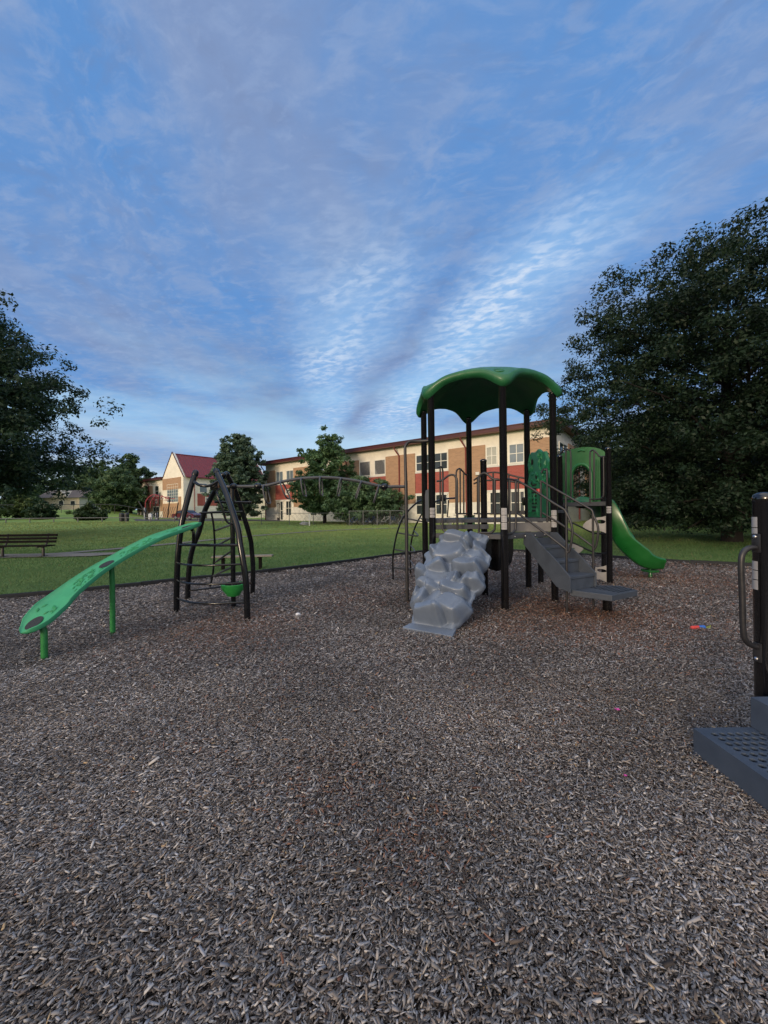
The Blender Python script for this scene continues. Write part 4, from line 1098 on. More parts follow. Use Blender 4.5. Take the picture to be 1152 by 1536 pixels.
# ------------------------------------------------------------------ near steps on the right
ns = thing('entry_steps', 'slate grey perforated steps with a black post and grab bar at the right edge', 'steps', (2.2,1.6,0))
def perforated(x0,x1,y0,y1,z,th,name,holes):
    m2 = MB(); c = .046; nx_ = int((x1-x0)/c); ny_ = int((y1-y0)/c); ox = x0; oy = y1-ny_*c
    def quad(a,b2,c2,d): m2.add([a,b2,c2,d],[(0,1,2,3)])
    K=8
    for i in range(nx_):
        for j in range(ny_):
            xa,ya = ox+i*c, oy+j*c; cx,cy = xa+c/2,ya+c/2
            if holes(i,j,nx_,ny_):
                sq = [(xa+c,cy),(xa+c,ya+c),(cx,ya+c),(xa,ya+c),(xa,cy),(xa,ya),(cx,ya),(xa+c,ya)]
                ci = [(cx+.0175*math.cos(a),cy+.0165*math.sin(a)) for a in [k*math.pi/4 for k in range(8)]]
                vs = [(*q_,z) for q_ in sq]+[(*q_,z) for q_ in ci]+[(*q_,z-.012) for q_ in ci]; fs=[]
                for k in range(8):
                    l=(k+1)%8; fs += [(k,l,8+l,8+k),(8+k,8+l,16+l,16+k)]
                m2.add(vs,fs)
            else: quad((xa,ya,z),(xa+c,ya,z),(xa+c,ya+c,z),(xa,ya+c,z))
    xe = ox+nx_*c
    if xe < x1-1e-4: quad((xe,oy,z),(x1,oy,z),(x1,y1,z),(xe,y1,z))
    if oy > y0+1e-4: quad((x0,y0,z),(x1,y0,z),(x1,oy,z),(x0,oy,z))
    quad((x0,y0,z),(x0,y1,z),(x0,y1,z-th),(x0,y0,z-th)); quad((x0,y1,z),(x1,y1,z),(x1,y1,z-th),(x0,y1,z-th))
    quad((x1,y1,z),(x1,y0,z),(x1,y0,z-th),(x1,y1,z-th)); quad((x1,y0,z),(x0,y0,z),(x0,y0,z-th),(x1,y0,z-th))
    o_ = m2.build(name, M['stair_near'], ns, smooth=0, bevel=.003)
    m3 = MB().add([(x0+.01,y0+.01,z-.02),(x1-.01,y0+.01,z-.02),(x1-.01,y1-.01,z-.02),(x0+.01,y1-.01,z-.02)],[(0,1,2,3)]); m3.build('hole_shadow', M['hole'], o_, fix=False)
    return o_
skip = lambda i,j,nx_,ny_: 0 < i < nx_-1 and j < ny_-1 and not (i in (8,) and (ny_-j)%10<7) and not (ny_-j) in (13,)
perforated(1.80,2.75,.80,2.272,.21,.20,'tread',skip)
perforated(2.145,3.1,.80,2.278,.385,.173,'tread',skip)
np_ = (2.408,2.45); m_ = MB().lathe((np_[0],np_[1],0),[(.057,-.03),(.057,1.535),(.059,1.537),(.059,1.56),(.054,1.578),(.038,1.592),(.015,1.598),(0,1.599)],32)
npst = m_.build('post', M['post'], ns, smooth=45)
m_ = MB(); a0 = math.atan2(-np_[1],-np_[0])-.95
for z0,z1 in ((1.24,1.30),(1.305,1.37),(1.375,1.44),(.98,1.04),(1.045,1.1),(1.105,1.16)):
    m_.grid([[Vector((np_[0]+math.cos(a0+t)*.0592,np_[1]+math.sin(a0+t)*.0592,z)) for t in np.linspace(-.45,.4,6)] for z in (z0,z1)])
m_.build('sticker', M['white'], npst, fix=False)
hz0,hz1 = 1.245,.63
hd = Vector((-.99,-.12,0)); q0 = Vector((np_[0],np_[1],0))
m_ = MB().tube([q0+hd*.05+Vector((0,0,hz0)),q0+hd*.11+Vector((0,0,hz0)),q0+hd*.155+Vector((0,0,hz0-.03)),q0+hd*.17+Vector((0,0,hz0-.10)),q0+hd*.165+Vector((0,0,(hz0+hz1)/2)),q0+hd*.16+Vector((0,0,hz1+.09)),q0+hd*.14+Vector((0,0,hz1+.03)),q0+hd*.10+Vector((0,0,hz1)),q0+hd*.05+Vector((0,0,hz1-.015))],.0165,14,sm=6)
gb = m_.build('grab_bar', M['rail'], ns, smooth=60)
m_ = MB()
for zz in (hz0+.03,hz1-.045): m_.box(q0+hd*.060+Vector((0,0,zz)),(.014,.05,.12),ax=(hd.normalized(),Vector((0,0,1)).cross(hd).normalized(),Vector((0,0,1))))
m_.build_split('grab_bracket', M['rail'], gb, bevel=.008)
m_ = MB()
for zz in (hz0+.07,hz1-.085): m_.lathe(q0+hd*.068+Vector((0,0,zz)),[(.012,0),(.012,.006),(.007,.011),(0,.012)],12,ax=(Vector((0,0,1)).cross(hd).normalized(),Vector((0,0,1)),hd.normalized()))
m_.build_split('bolt', M['steel'], gb)

# ------------------------------------------------------------------ small things on the chips
b = MB(); p = G(447,929)
b.lathe((p.x,p.y,.05),[(0,-.045)]+[(.045*math.cos(a),.045*math.sin(a)) for a in np.linspace(-1.4,1.4,13)]+[(0,.045)],20)
o = b.build('ball', mat('white_ball_plastic',(.62,.62,.64),.5,var=.2,scale=30), smooth=60); tag(o,'small white ball lying on the wood chips','ball')
tpx = adj(3.93,4.83); tp = Vector((*tpx,.055)); d = Vector((.97,.1,0)).normalized(); ax_t=(Vector((0,0,1)),d.cross(Vector((0,0,1))),d)
t_ = thing('toy_dart','red and blue foam toy lying on the wood chips','toy',(*tpx,.03))
MB().lathe(tp-d*.10,[(0,-.01),(.018,0),(.024,.02),(.024,.10),(0,.10)],14,ax=ax_t).build('red_tip', mat('red_foam',(.60,.05,.04),.6), t_)
MB().lathe(tp,[(0,.0),(.024,.001),(.024,.075),(.016,.085),(0,.085)],14,ax=ax_t).build('blue_body', mat('blue_foam',(.03,.16,.60),.6), t_)
m_=MB()
for k in range(3):
    a=k*2.1+.5; w=ax_t[0]*math.cos(a)+ax_t[1]*math.sin(a); m_.add([tp+d*.08,tp+d*.15+w*.03,tp+d*.16,tp+d*.10-w*.002],[(0,1,2,3)])
m_.build('fin', mat('yellow_green_foam',(.40,.55,.08),.6), t_, fix=False)
for (px,py,r_,lb) in ((926,1078,.016,'crumpled pink petal on the wood chips, the nearer to the toy dart'),(938,1181,.008,'tiny pink scrap on the wood chips in front of the steps')):
    p = G(px,py); m_ = MB(); rl=random.Random(px)
    for k in range(5):
        a = k*1.257+rl.random(); c = Vector((p.x,p.y,.062)); e = Vector((math.cos(a),math.sin(a),.4)); s_=Vector((-math.sin(a),math.cos(a),.1))
        m_.add([c,c+e*r_*.7+s_*r_*.5,c+e*r_*1.3,c+e*r_*.7-s_*r_*.5],[(0,1,2,3)])
    o = m_.build('petal', mat('pink_petal',(.55,.05,.30),.6), fix=False); tag(o,lb,'petal')

# ------------------------------------------------------------------ benches
pbn = thing('park_bench','dark slatted park bench with a backrest on the concrete pad','bench',(-13.3,14.3,0))
x0,x1 = -14.9,-12.1; Yb = 14.15; zg = gz(-13,14)
for k,(zz,dy) in enumerate(((.80,.17),(.68,.14),(.565,.11))):
    MB().box(((x0+x1)/2,Yb+dy,zg+zz),(x1-x0,.04,.085)).build('back_slat',M['wood_dark'],pbn,bevel=.008,smooth=0)
for k in range(3):
    MB().box(((x0+x1)/2,Yb+.02-.14*k,zg+.43),(x1-x0,.11,.045)).build('seat_slat',M['wood_dark'],pbn,bevel=.008,smooth=0)
for xx in (x0+.95,x1-.36):
    m_=MB(); m_.box((xx,Yb-.03,zg+.20),(.06,.07,.44)); m_.box((xx,Yb-.10,zg+.39),(.05,.42,.04)); m_.tube([(xx,Yb+.05,zg+.38),(xx,Yb+.15,zg+.55),(xx,Yb+.205,zg+.86)],.032,8)
    m_.box((xx,Yb-.03,zg+.045),(.09,.30,.02)); m_.build('bench_leg',M['iron'],pbn,bevel=.006)
lb = thing('plank_bench','low backless plank bench on the grass behind the climbing frame','bench',(-3.7,10.0,0))
p0,p1 = P(319,843,10.3),P(409,834.5,10.5)
dv=(p1-p0); zt=.36
m_=MB().box(((p0.x+p1.x)/2,(p0.y+p1.y)/2,zt),((p1-p0).length,.26,.04),ax=(Vector((dv.x,dv.y,0)).normalized(),Vector((-dv.y,dv.x,0)).normalized(),Vector((0,0,1)))); m_.build('plank',M['wood_grey'],lb,bevel=.006,smooth=0)
for k in (.17,.79):
    c=p0.lerp(p1,k); m_=MB().box((c.x,c.y,.165),(.075,.075,.34)); m_.box((c.x,c.y,.325),(.10,.22,.03)); m_.build('leg',M['wood_dark'],lb,bevel=.005,smooth=0)
# ------------------------------------------------------------------ school
C0 = Vector((14.55,32.7,0)); U = Vector((-.792,.610,0)).normalized(); Nn = Vector((-U.y,U.x,0)); Vv = -Nn; Zv = Vector((0,0,1))
ZG, ZR = .30, 8.62
def s_of(px):
    r = (unroll(px,735)[0]-CX)/F; return (C0.x-r*C0.y)/(-U.x+U.y*r)
school = thing('school_building','long two storey brick and cream school with dark red eaves and red gable roof','school',(14.5,32.4,.4))
def fp(s,z,d=0): return C0+U*s+Nn*d+Zv*z
class Fac:
    """a wall plane: origin O, along-direction T, outward n"""
    def __init__(s,O,T,n): s.O,s.T,s.n=Vector(O),Vector(T),Vector(n)
    def box(s,m_,a0,a1,z0,z1,d0,d1,mi=0):
        c = s.O+s.T*((a0+a1)/2)+s.n*((d0+d1)/2)+Zv*((z0+z1)/2)
        return m_.box(c,(abs(a1-a0),abs(d1-d0),abs(z1-z0)),ax=(s.T,s.n,Zv),mi=mi)
    def panel(s,name,mt,a0,a1,z0,z1,proud=.05,parent=None,label=None):
        return s.box(MB(),a0,a1,z0,z1,-.03,proud).build(name,mt,parent or school,smooth=0,label=label)
    def window(s,a0,a1,z0,z1,nc,nr,pane='glass',d=.06,w=.09,mu=.03):
        a0,a1=min(a0,a1),max(a0,a1); m_=MB()
        s.box(m_,a0,a0+w,z0,z1,-.02,d); s.box(m_,a1-w,a1,z0,z1,-.02,d); s.box(m_,a0+w,a1-w,z0,z0+w,-.02,d+.003); s.box(m_,a0+w,a1-w,z1-w,z1,-.02,d+.003)
        for i in range(1,nc): x=a0+(a1-a0)*i/nc; s.box(m_,x-mu,x+mu,z0+w,z1-w,-.02,d-.012)
        for j in range(1,nr): z=z0+(z1-z0)*j/nr; s.box(m_,a0+w,a1-w,z-mu,z+mu,-.02,d-.018)
        fr=m_.build('window',M['frame'],school,smooth=0)
        s.box(MB(),a0+w*.5,a1-w*.5,z0+w*.5,z1-w*.5,-.015,d-.042).build('pane',M[pane],fr,smooth=0)
        return fr
F1 = Fac(C0,U,Nn); F2 = Fac(C0,Vv,-U)      # long front and right end
LEN1=s_of(399); DEP=20
m_=MB().box(C0+U*(LEN1/2)+Vv*(DEP/2)+Zv*((ZG-.5+ZR)/2),(LEN1,DEP,ZR-ZG+.5),ax=(U,Vv,Zv)); m_.build('wall',M['cream'],school,smooth=0)
# roof: shallow slab with a red fascia all round
OV=.75
def roofslab(s0,s1,d0,d1,zt,name='roof'):
    c=C0+U*((s0+s1)/2)+Nn*((d0+d1)/2); L_=abs(s1-s0); W_=abs(d1-d0)
    m2=MB(); m2.box(c+Zv*(zt+.03),(L_,W_,.06),ax=(U,Nn,Zv),mi=1); m2.box(c+Zv*(zt+.22),(L_+.05,W_+.05,.32),ax=(U,Nn,Zv),mi=0); m2.box(c+Zv*(zt+.42),(L_+.16,W_+.16,.08),ax=(U,Nn,Zv),mi=0)
    return m2.build(name,[M['fascia'],M['soffit']],school,smooth=0)
roofslab(-OV,LEN1+OV,OV,-DEP-OV,ZR)
# white block base and brick piers
F1.panel('base_course',M['base'],0,LEN1,ZG-.4,2.38,.06)
brown=[(790,836.5),(673.8,728.8),(579.5,623.4),(505,539),(441,470),(401.5,413.5)]
for a,b2 in brown:
    s0,s1=s_of(b2),s_of(a); F1.panel('brick_pier',M['brown'],max(0,s0),min(LEN1,s1),2.36,7.72,.10)
bays=[(728.8,790),(623.4,673.8),(539,579.5),(470,505),(413.5,441)]
for k,(a,b2) in enumerate(bays):
    s0,s1=s_of(b2),s_of(a)
    F1.panel('red_brick_band',M['redbrick'],s0+.02,s1-.02,3.42,5.55,.045)
    m_=MB(); F1.box(m_,s0+.02,s1-.02,5.55,5.72,-.02,.085); F1.box(m_,s0+.02,s1-.02,3.27,3.42,-.02,.085); m_.build('trim_band',M['trim'],school,smooth=0)
def W1(a,b2,z0,z1,nc,nr,pane='glass'): return F1.window(s_of(b2),s_of(a),z0,z1,nc,nr,pane,.06 if z0>3 else .15)
# right bay
W1(729.8,747,5.74,7.50,2,2,'shade'); W1(764,787.5,5.74,7.50,2,2,'skyglass'); W1(735,752,1.15,3.25,2,2); W1(766,788,1.15,3.25,3,2)
# second bay, third bay with louvred glass
W1(624.6,645,5.74,7.50,2,2); W1(652,672.6,5.74,7.50,2,2); W1(624.8,650,1.15,3.25,2,2); W1(654,672,1.15,3.25,2,2)
W1(539.8,556.5,5.74,7.50,1,1,'louvre'); W1(562.3,579,5.74,7.50,1,1,'louvre'); W1(541,577,1.15,3.25,3,2)
m_=MB()   # slanted louvre blades on those two windows
for (a,b2) in ((539.8,556.5),(562.3,579)):
    s0,s1=s_of(b2)+.1,s_of(a)-.1
    for k in range(14):
        x=s0+(s1-s0)*k/13-.45; q=[]
        for (xx,zz) in ((x,5.84),(x+.9,7.40)):
            xx2=min(max(xx,s0),s1); q.append(F1.O+U*xx2+Nn*.03+Zv*(5.84+(xx2-x)/.9*1.56))
        if (q[1]-q[0]).length>.15: m_.tube(q,.025,4)
m_.build('louvre_blade',M['iron'],school,smooth=0)
W1(415,425.4,5.74,7.50,2,1,'skyglass'); W1(430,441,5.74,7.50,2,1,'skyglass'); W1(476,487,5.74,7.5,2,1,'skyglass'); W1(492,503,5.74,7.5,2,1,'skyglass')
fd=W1(421,425.6,.5,3.25,1,2); W1(429.5,438,1.15,3.25,2,2)
dr=F1.panel('door',M['bin'],s_of(420),s_of(416.2),.34,2.95,.11); F1.window(s_of(419.4),s_of(416.8),.9,2.8,1,1,'glass',.16).parent=dr
# small square marks on the red band (framed vents)
def vent(Fc2,a,z,w=.75):
    m2=MB(); Fc2.box(m2,a-w/2,a+w/2,z-w/2,z+w/2,.0,.10); v_=m2.build('framed_vent',M['trim'],school,smooth=0)
    m3=MB(); Fc2.box(m3,a-w/4,a+w/4,z-w/4,z+w/4,.02,.115); m3.build('vent_grille',M['fascia'],v_,smooth=0)
vent(F1,s_of(432),4.5,.9)
# downspouts with a sloped leader under the eave
def spout(Fc2,a,z0=.5,zt=ZR,z1=7.6,side=1,dd=.18):
    o_=Fc2.O+Fc2.T*a; m2=MB(); m2.tube([o_+Fc2.n*(.62)+Fc2.T*(.35*side)+Zv*(zt-.02),o_+Fc2.n*.60+Fc2.T*(.33*side)+Zv*(zt-.25),o_+Fc2.n*dd+Zv*z1,o_+Fc2.n*dd+Zv*z0],.075,8)
    m2.build('downspout',M['spout'],school,smooth=50)
for px in (600.5,700.5): spout(F1,s_of(px))
spout(F1,s_of(521)); spout(F1,s_of(399.5)+.0)
m_=MB(); c=F1.O+U*s_of(718)+Nn*.18+Zv*5.05; m_.box(c,(.35,.25,.3),ax=(U,Nn,Zv)); m_.build('wall_lamp',M['trim'],school,smooth=0,bevel=.03)
# right end of the building
F2.panel('base_course',M['base'],.10,DEP,ZG-.4,2.38,.06); F2.panel('brick_pier',M['brown'],4.6,8.2,2.36,7.72,.10); F2.panel('red_brick_band',M['redbrick'],.1,4.6,3.42,5.55,.045)
F2.window(1.2,4.3,5.74,7.5,2,1); F2.window(9,12,5.74,7.5,2,1); F2.panel('brick_pier',M['brown'],12.6,16,2.36,7.72,.10); spout(F2,8.6)
# ---- left wing with the gable
SA,SB,SC_ = s_of(278),s_of(247),s_of(206)
c=C0+U*((SB+SC_)/2)+Vv*9+Zv*((ZG-.5+ZR)/2)
MB().box(c,(SC_-SB,18,ZR-ZG+.5),ax=(U,Vv,Zv)).build('wall',M['cream'],school,smooth=0)
roofslab(SB,SC_+OV,OV,-18.6,ZR)
GP=.35
c=C0+U*((SA+SB)/2)+Vv*(9-GP/2)+Zv*((ZG-.5+ZR)/2)
MB().box(c,(SB-SA,18+GP,ZR-ZG+.5),ax=(U,Vv,Zv)).build('wall',M['cream'],school,smooth=0)
mid=(SA+SB)/2; RZ=13.3
gw=(SB-SA)/2
for d0,nm in ((GP,'gable_wall'),(-18.0,'gable_wall')):
    m_=MB().prism([(-gw-.1,0),(gw+.1,0),(0,RZ-ZR+.25)],C0+U*mid+Nn*d0+Zv*ZR,U,Zv,-Nn,.45); m_.build(nm,M['gable'],school,smooth=0)
    m_=MB().tube([fp(mid-gw-.15,ZR,d0+.03),fp(mid,RZ+.33,d0+.03),fp(mid+gw+.15,ZR,d0+.03)],.10,6); m_.build('gable_coping',M['fascia'],school,smooth=0)
m_=MB(); nS=34
for sg in (-1,1):
    a=[fp(mid,RZ,GP-.4),fp(mid,RZ,-18.0)]; e=[fp(mid+sg*(gw+.5),ZR-.1,GP-.4),fp(mid+sg*(gw+.5),ZR-.1,-18.0)]
    m_.add([a[0],a[1],e[1],e[0]],[(0,1,2,3)])
    for k in range(nS+1):
        f=k/nS; t0=a[0].lerp(a[1],f); t1=e[0].lerp(e[1],f); m_.tube([t0+Zv*.02,t1+Zv*.02],.045,4)
    m_.tube([e[0],e[1]],.14,6)
m_.tube([fp(mid,RZ+.03,GP-.4),fp(mid,RZ+.03,-18)],.1,6)
m_.build('gable_roof',M['redroof'],school,smooth=0)
FG2=Fac(C0+Nn*GP,U,Nn)
FG2.panel('brick_pier',M['brown'],SA+.9,SB-.05,6.4,8.6,.07); FG2.panel('brick_pier',M['brown'],SA+.9,SB-.05,ZG-.3,3.7,.07)
FG2.window(s_of(270.5),s_of(254),3.9,7.4,5,6,'skyglass',.10,.06,.022)
for k in (0,):
    FG2.panel('brick_pier',M['brown'],SA+.9,SA+2.1,3.7,4.9,.07); 
FL2=Fac(C0,U,Nn)
FL2.panel('base_course',M['base'],SB,SC_,ZG-.4,2.2,.06)
FL2.panel('brick_pier',M['brown'],SC_-2.2,SC_,2.2,7.6,.10); FL2.panel('brick_pier',M['brown'],SB+5.6,SB+8.6,2.2,7.6,.10); FL2.panel('brick_pier',M['brown'],SB,SB+2,2.2,4.6,.10)
FL2.panel('red_brick_band',M['redbrick'],SB+8.62,SC_-2.22,3.3,5.2,.05); FL2.panel('red_brick_band',M['redbrick'],SB+2.02,SB+5.58,3.3,5.2,.05)
mw=(SB+8.6+SC_-2.2)/2; FL2.window(mw-1.5,mw-.2,5.3,7.5,1,1,'skyglass'); FL2.window(mw+.2,mw+1.5,5.3,7.5,1,1,'skyglass'); FL2.window(SB+2.6,SB+4.4,5.3,7.5,1,2); FL2.window(mw-1.4,mw+1.4,1,3.2,2,2,'glass',.15); FL2.window(SB+2.3,SB+5.2,1,3.2,2,2,'glass',.15)
vent(FL2,mw,4.3,.9); vent(FL2,SB+3.8,4.3,.9); spout(FL2,SB+7.1)
FS=Fac(C0+U*SA+Nn*GP,Vv,-U)      # courtyard side of the gable wing
FS.panel('base_course',M['base'],0,18,ZG-.4,3.0,.06); FS.panel('red_brick_band',M['redbrick'],2.6,6.6,3.15,5.5,.06); FS.panel('brick_pier',M['brown'],7.0,9.6,3.0,7.6,.10)
FS.window(3.0,4.6,5.7,7.5,1,1,'skyglass'); FS.window(5.0,6.6,5.7,7.5,1,1,'skyglass'); FS.window(11,13,5.7,7.5,1,1); FS.window(14,16,5.7,7.5,1,1); vent(FS,4.6,4.35,1.0); spout(FS,2.0,z1=7.4); spout(FS,8.3,z1=7.4); FS.panel('brick_pier',M['fascia'],2.9,4.4,.4,1.9,.10)
# link at the back of the courtyard
c=C0+U*((LEN1+SA)/2)+Vv*23+Zv*3.9; MB().box(c,(SA-LEN1,8,7.6),ax=(U,Vv,Zv)).build('wall',M['cream'],school,smooth=0); roofslab(LEN1-.5,SA+.5,-18.5,-27,7.7)

# ------------------------------------------------------------------ fences, bins, bikes, car, far play gear, house
def fence(name,label,pts,h,mt,rail_r,post_r,step,rails,group=None,wires=0,top=True,cat='fence'):
    t=thing(name,label,cat,(pts[0][0],pts[0][1],gz(*pts[0])),group); L_=[]; 
    for a,b2 in zip(pts[:-1],pts[1:]):
        d=math.hypot(b2[0]-a[0],b2[1]-a[1]); n=max(1,round(d/step))
        for k in range(n): L_.append((a[0]+(b2[0]-a[0])*k/n,a[1]+(b2[1]-a[1])*k/n))
    L_.append(pts[-1])
    for x,y in L_:
        z=gz(x,y); MB().tube([(x,y,z-.1),(x,y,z+h+.04)],post_r,8).build('fence_post',mt,t,smooth=50)
    for f in rails:
        MB().tube([(x,y,gz(x,y)+h*f) for x,y in L_],rail_r,6).build('fence_rail',mt,t,smooth=50)
    if wires:
        m2=MB()
        for (xa,ya),(xb,yb) in zip(L_[:-1],L_[1:]):
            d=math.hypot(xb-xa,yb-ya); n=int(d/wires)
            for k in range(-int(h/wires),n):
                for sg in (1,-1):
                    p=[]
                    for zz in (0.03,h):
                        q=k*wires+(zz if sg>0 else h-zz); q=min(max(q,0),d); p.append((q,zz))
                    q0=k*wires+(0 if sg>0 else h); q1=k*wires+(h if sg>0 else 0)
                    # clip to the bay
                    def at(q): return Vector((xa+(xb-xa)*q/d,ya+(yb-ya)*q/d,0))
                    z0,z1=0.,h; A,B=q0,q1
                    def clipq(A,B,z0,z1):
                        if A<0: z0+= (0-A)/(B-A)*(z1-z0); A=0
                        if A>d: z0+= (d-A)/(B-A)*(z1-z0); A=d
                        if B<0: z1=z0+(0-A)/(B-A)*(z1-z0); B=0
                        if B>d: z1=z0+(d-A)/(B-A)*(z1-z0); B=d
                        return A,B,z0,z1
                    if (A<0 and B<0) or (A>d and B>d): continue
                    A,B,z0,z1=clipq(A,B,z0,z1)
                    a=at(A); b3=at(B); a.z=gz(a.x,a.y)+z0; b3.z=gz(b3.x,b3.y)+z1
                    if (a-b3).length>.1: m2.tube([a,b3],.006,3,cap=False)
        m2.build('chain_link',mt,t,smooth=0,fix=False)
    return t
fence('low_rail_fence','long low grey pipe rail along the far left edge of the field',[(-62,46),(-44.5,45.5),(-30,45),(-18.6,44.6)],.52,M['galv'],.045,.055,2.9,(.98,))
fence('hill_fence','tall black fence along the grassy bank below the pale house',[(-92,74),(-74,72.5),(-57,71),(-43,69)],1.55,M['blackpipe'],.06,.045,2.6,(1.0,))
def yard_pt(px,Y): return ((unroll(px,778)[0]-CX)/F*Y,Y)
fence('chain_link_fence','thin chain link fence on the lawn before the school, left of the tall tree',[yard_pt(392,39),yard_pt(434,38.6),yard_pt(470,38.2),yard_pt(524,37.6)],1.15,M['galv'],.022,.035,2.7,(1.0,),wires=.5)
fence('bike_cage_fence','chain link fence in front of the parked bicycles',[yard_pt(524,36.4),yard_pt(566,36),yard_pt(605,35.6)],1.35,M['galv'],.03,.04,1.35,(1.0,),wires=.22)
# marker post, boulder
x,y=yard_pt(464,36.5); o=MB().lathe((x,y,gz(x,y)),[(.055,-.05),(.055,1.0),(.04,1.06),(0,1.08)],12).build('marker_post',M['trim'],smooth=50); tag(o,'short white marker post on the lawn before the trees','post')
def boulder(name,p,r,mt,seed,label,cat):
    bm=bmesh.new(); bmesh.ops.create_icosphere(bm,subdivisions=4,radius=1); rr=random.Random(seed); ph=[rr.uniform(0,6) for _ in range(6)]
    for v_ in bm.verts:
        n_=v_.co.normalized(); k=1+.16*math.sin(3*n_.x+ph[0])*math.sin(2.5*n_.y+ph[1])+.1*math.sin(7*n_.z+ph[2]+3*n_.x)+.05*math.sin(11*n_.y+ph[3])
        v_.co=Vector((n_.x*r[0],n_.y*r[1],n_.z*r[2]))*k
        v_.co.z=max(v_.co.z,-.3*r[2])
    me=bpy.data.meshes.new(name); bm.to_mesh(me); bm.free(); me.materials.append(mt); me.polygons.foreach_set('use_smooth',[True]*len(me.polygons)); me.set_sharp_from_angle(angle=.7)
    o_=bpy.data.objects.new(name,me); COL.objects.link(o_); o_.location=p; tag(o_,label,cat); return o_
x,y=yard_pt(456,37.5); boulder('boulder',(x,y,gz(x,y)+.08),(.42,.3,.26),mat('grey_stone',(.26,.26,.25),.9,var=.3,scale=5,bump=.6,bscale=12),3,'small grey rock on the lawn beside the white marker post','rock')
for px,w,lb_ in ((182.5,.42,'dark litter bin on the far field edge, left of its twin'),(190,.42,'dark litter bin on the far field edge, right of its twin')):
    x,y=yard_pt(px,47.2); z=gz(x,y); t=thing('litter_bin',lb_,'bin',(x,y,z),'litter bins on the far field edge')
    MB().lathe((x,y,z),[(.20,0),(.25,.04),(.27,.85),(.25,.87),(0,.86)],16).build('bin_body',M['bin'],t); MB().lathe((x,y,z),[(.29,.83),(.29,.90),(.22,1.02),(.1,1.06),(0,1.07)],16).build('lid',M['bin'],t)
# bicycles
def make_bike(label,paint,loc,rz,group=None):
    t=thing('bicycle',label,'bicycle',(0,0,0),group)
    for x in (-.52,.52):
        w=MB().tube([(x+.33*math.cos(a),0,.34+.33*math.sin(a)) for a in np.linspace(0,2*math.pi,33)],.022,8,cap=False).build('wheel',M['tyre'],t,smooth=60)
        m2=MB().tube([(x+.30*math.cos(a),0,.34+.30*math.sin(a)) for a in np.linspace(0,2*math.pi,33)],.012,6,cap=False)
        for k in range(12):
            a=k*math.pi/6; m2.tube([(x+.03*math.cos(a),.015*(-1)**k,.34+.03*math.sin(a)),(x+.3*math.cos(a),0,.34+.3*math.sin(a))],.004,4)
        m2.build('rim',M['silver'],w,smooth=60)
    m2=MB()
    for a,b2 in (((-.52,0,.34),(-.08,0,.30)),((-.08,0,.30),(-.20,0,.80)),((-.52,0,.34),(-.17,0,.70)),((-.17,0,.72),(.36,0,.78)),((-.08,0,.30),(.37,0,.70)),((.36,0,.82),(.39,0,.66)),((.39,.05,.66),(.52,.05,.34)),((.39,-.05,.66),(.52,-.05,.34))): m2.tube([a,b2],.02,8)
    m2.build('bike_frame',M[paint],t,smooth=50)
    MB().tube([(.28,.29,1.0),(.36,.22,1.0),(.37,.0,.95),(.36,-.22,1.0),(.28,-.29,1.0)],.015,8,sm=3).tube([(.36,0,.82),(.37,0,.95)],.015,8).build('handlebar',M['iron'],t)
    MB().lathe((-.21,0,.86),[(0,-.03),(.10,-.02),(.11,.01),(.07,.03),(0,.035)],12,ax=(Vector((1.25,0,0)),Vector((0,.7,0)),Vector((0,0,1)))).build('saddle',M['iron'],t)
    MB().lathe((-.08,-.05,.30),[(0,-.01),(.09,-.01),(.09,.01),(0,.01)],14,ax=(Vector((1,0,0)),Vector((0,0,1)),Vector((0,1,0)))).tube([(-.08,-.07,.3),(.05,-.07,.2),(.05,-.16,.2)],.01,6).build('crank',M['silver'],t)
    t.location=(loc[0],loc[1],gz(loc[0],loc[1])); t.rotation_euler=(0,0,rz); return t
bk=[(532,'bluebike','blue bicycle behind the chain link fence, farthest left in the row',.3),(545,'iron','black bicycle in the fenced row, second from the left end',.9),(556,'bluebike','blue bicycle in the middle of the fenced row, side on',.1),
    (568,'silver','silver bicycle in the fenced row, right of the middle blue one',1.2),(579,'whitebike','white bicycle standing in the fenced row',.5),(589,'bluebike','blue bicycle in the fenced row, right of the white one',1.0),(599,'iron','black bicycle at the right end of the fenced row',1.3)]
for k,(px,pt_,lb_,rz) in enumerate(bk):
    x,y=yard_pt(px,37.4+.3*(k%2)); make_bike(lb_,pt_,(x,y),rz,'bicycles parked behind the chain link fence')
x,y=yard_pt(677,30); make_bike('silver wheeled bicycle leaning alone near the school wall, seen through the tower rails','silver',(x,y),.1)
x,y=yard_pt(704,31); t=thing('waste_bin','dark green bin beside the lone bicycle at the school wall','bin',(x,y,gz(x,y)))
m_=MB().box((x,y,gz(x,y)+.45),(.75,.6,.9)); m_.build('bin_body',mat('dark_green_bin',(.02,.07,.04),.5,var=.2),t,bevel=.04); MB().box((x,y-.02,gz(x,y)+.94),(.8,.68,.07)).build('lid',M['bin'],t,bevel=.02)
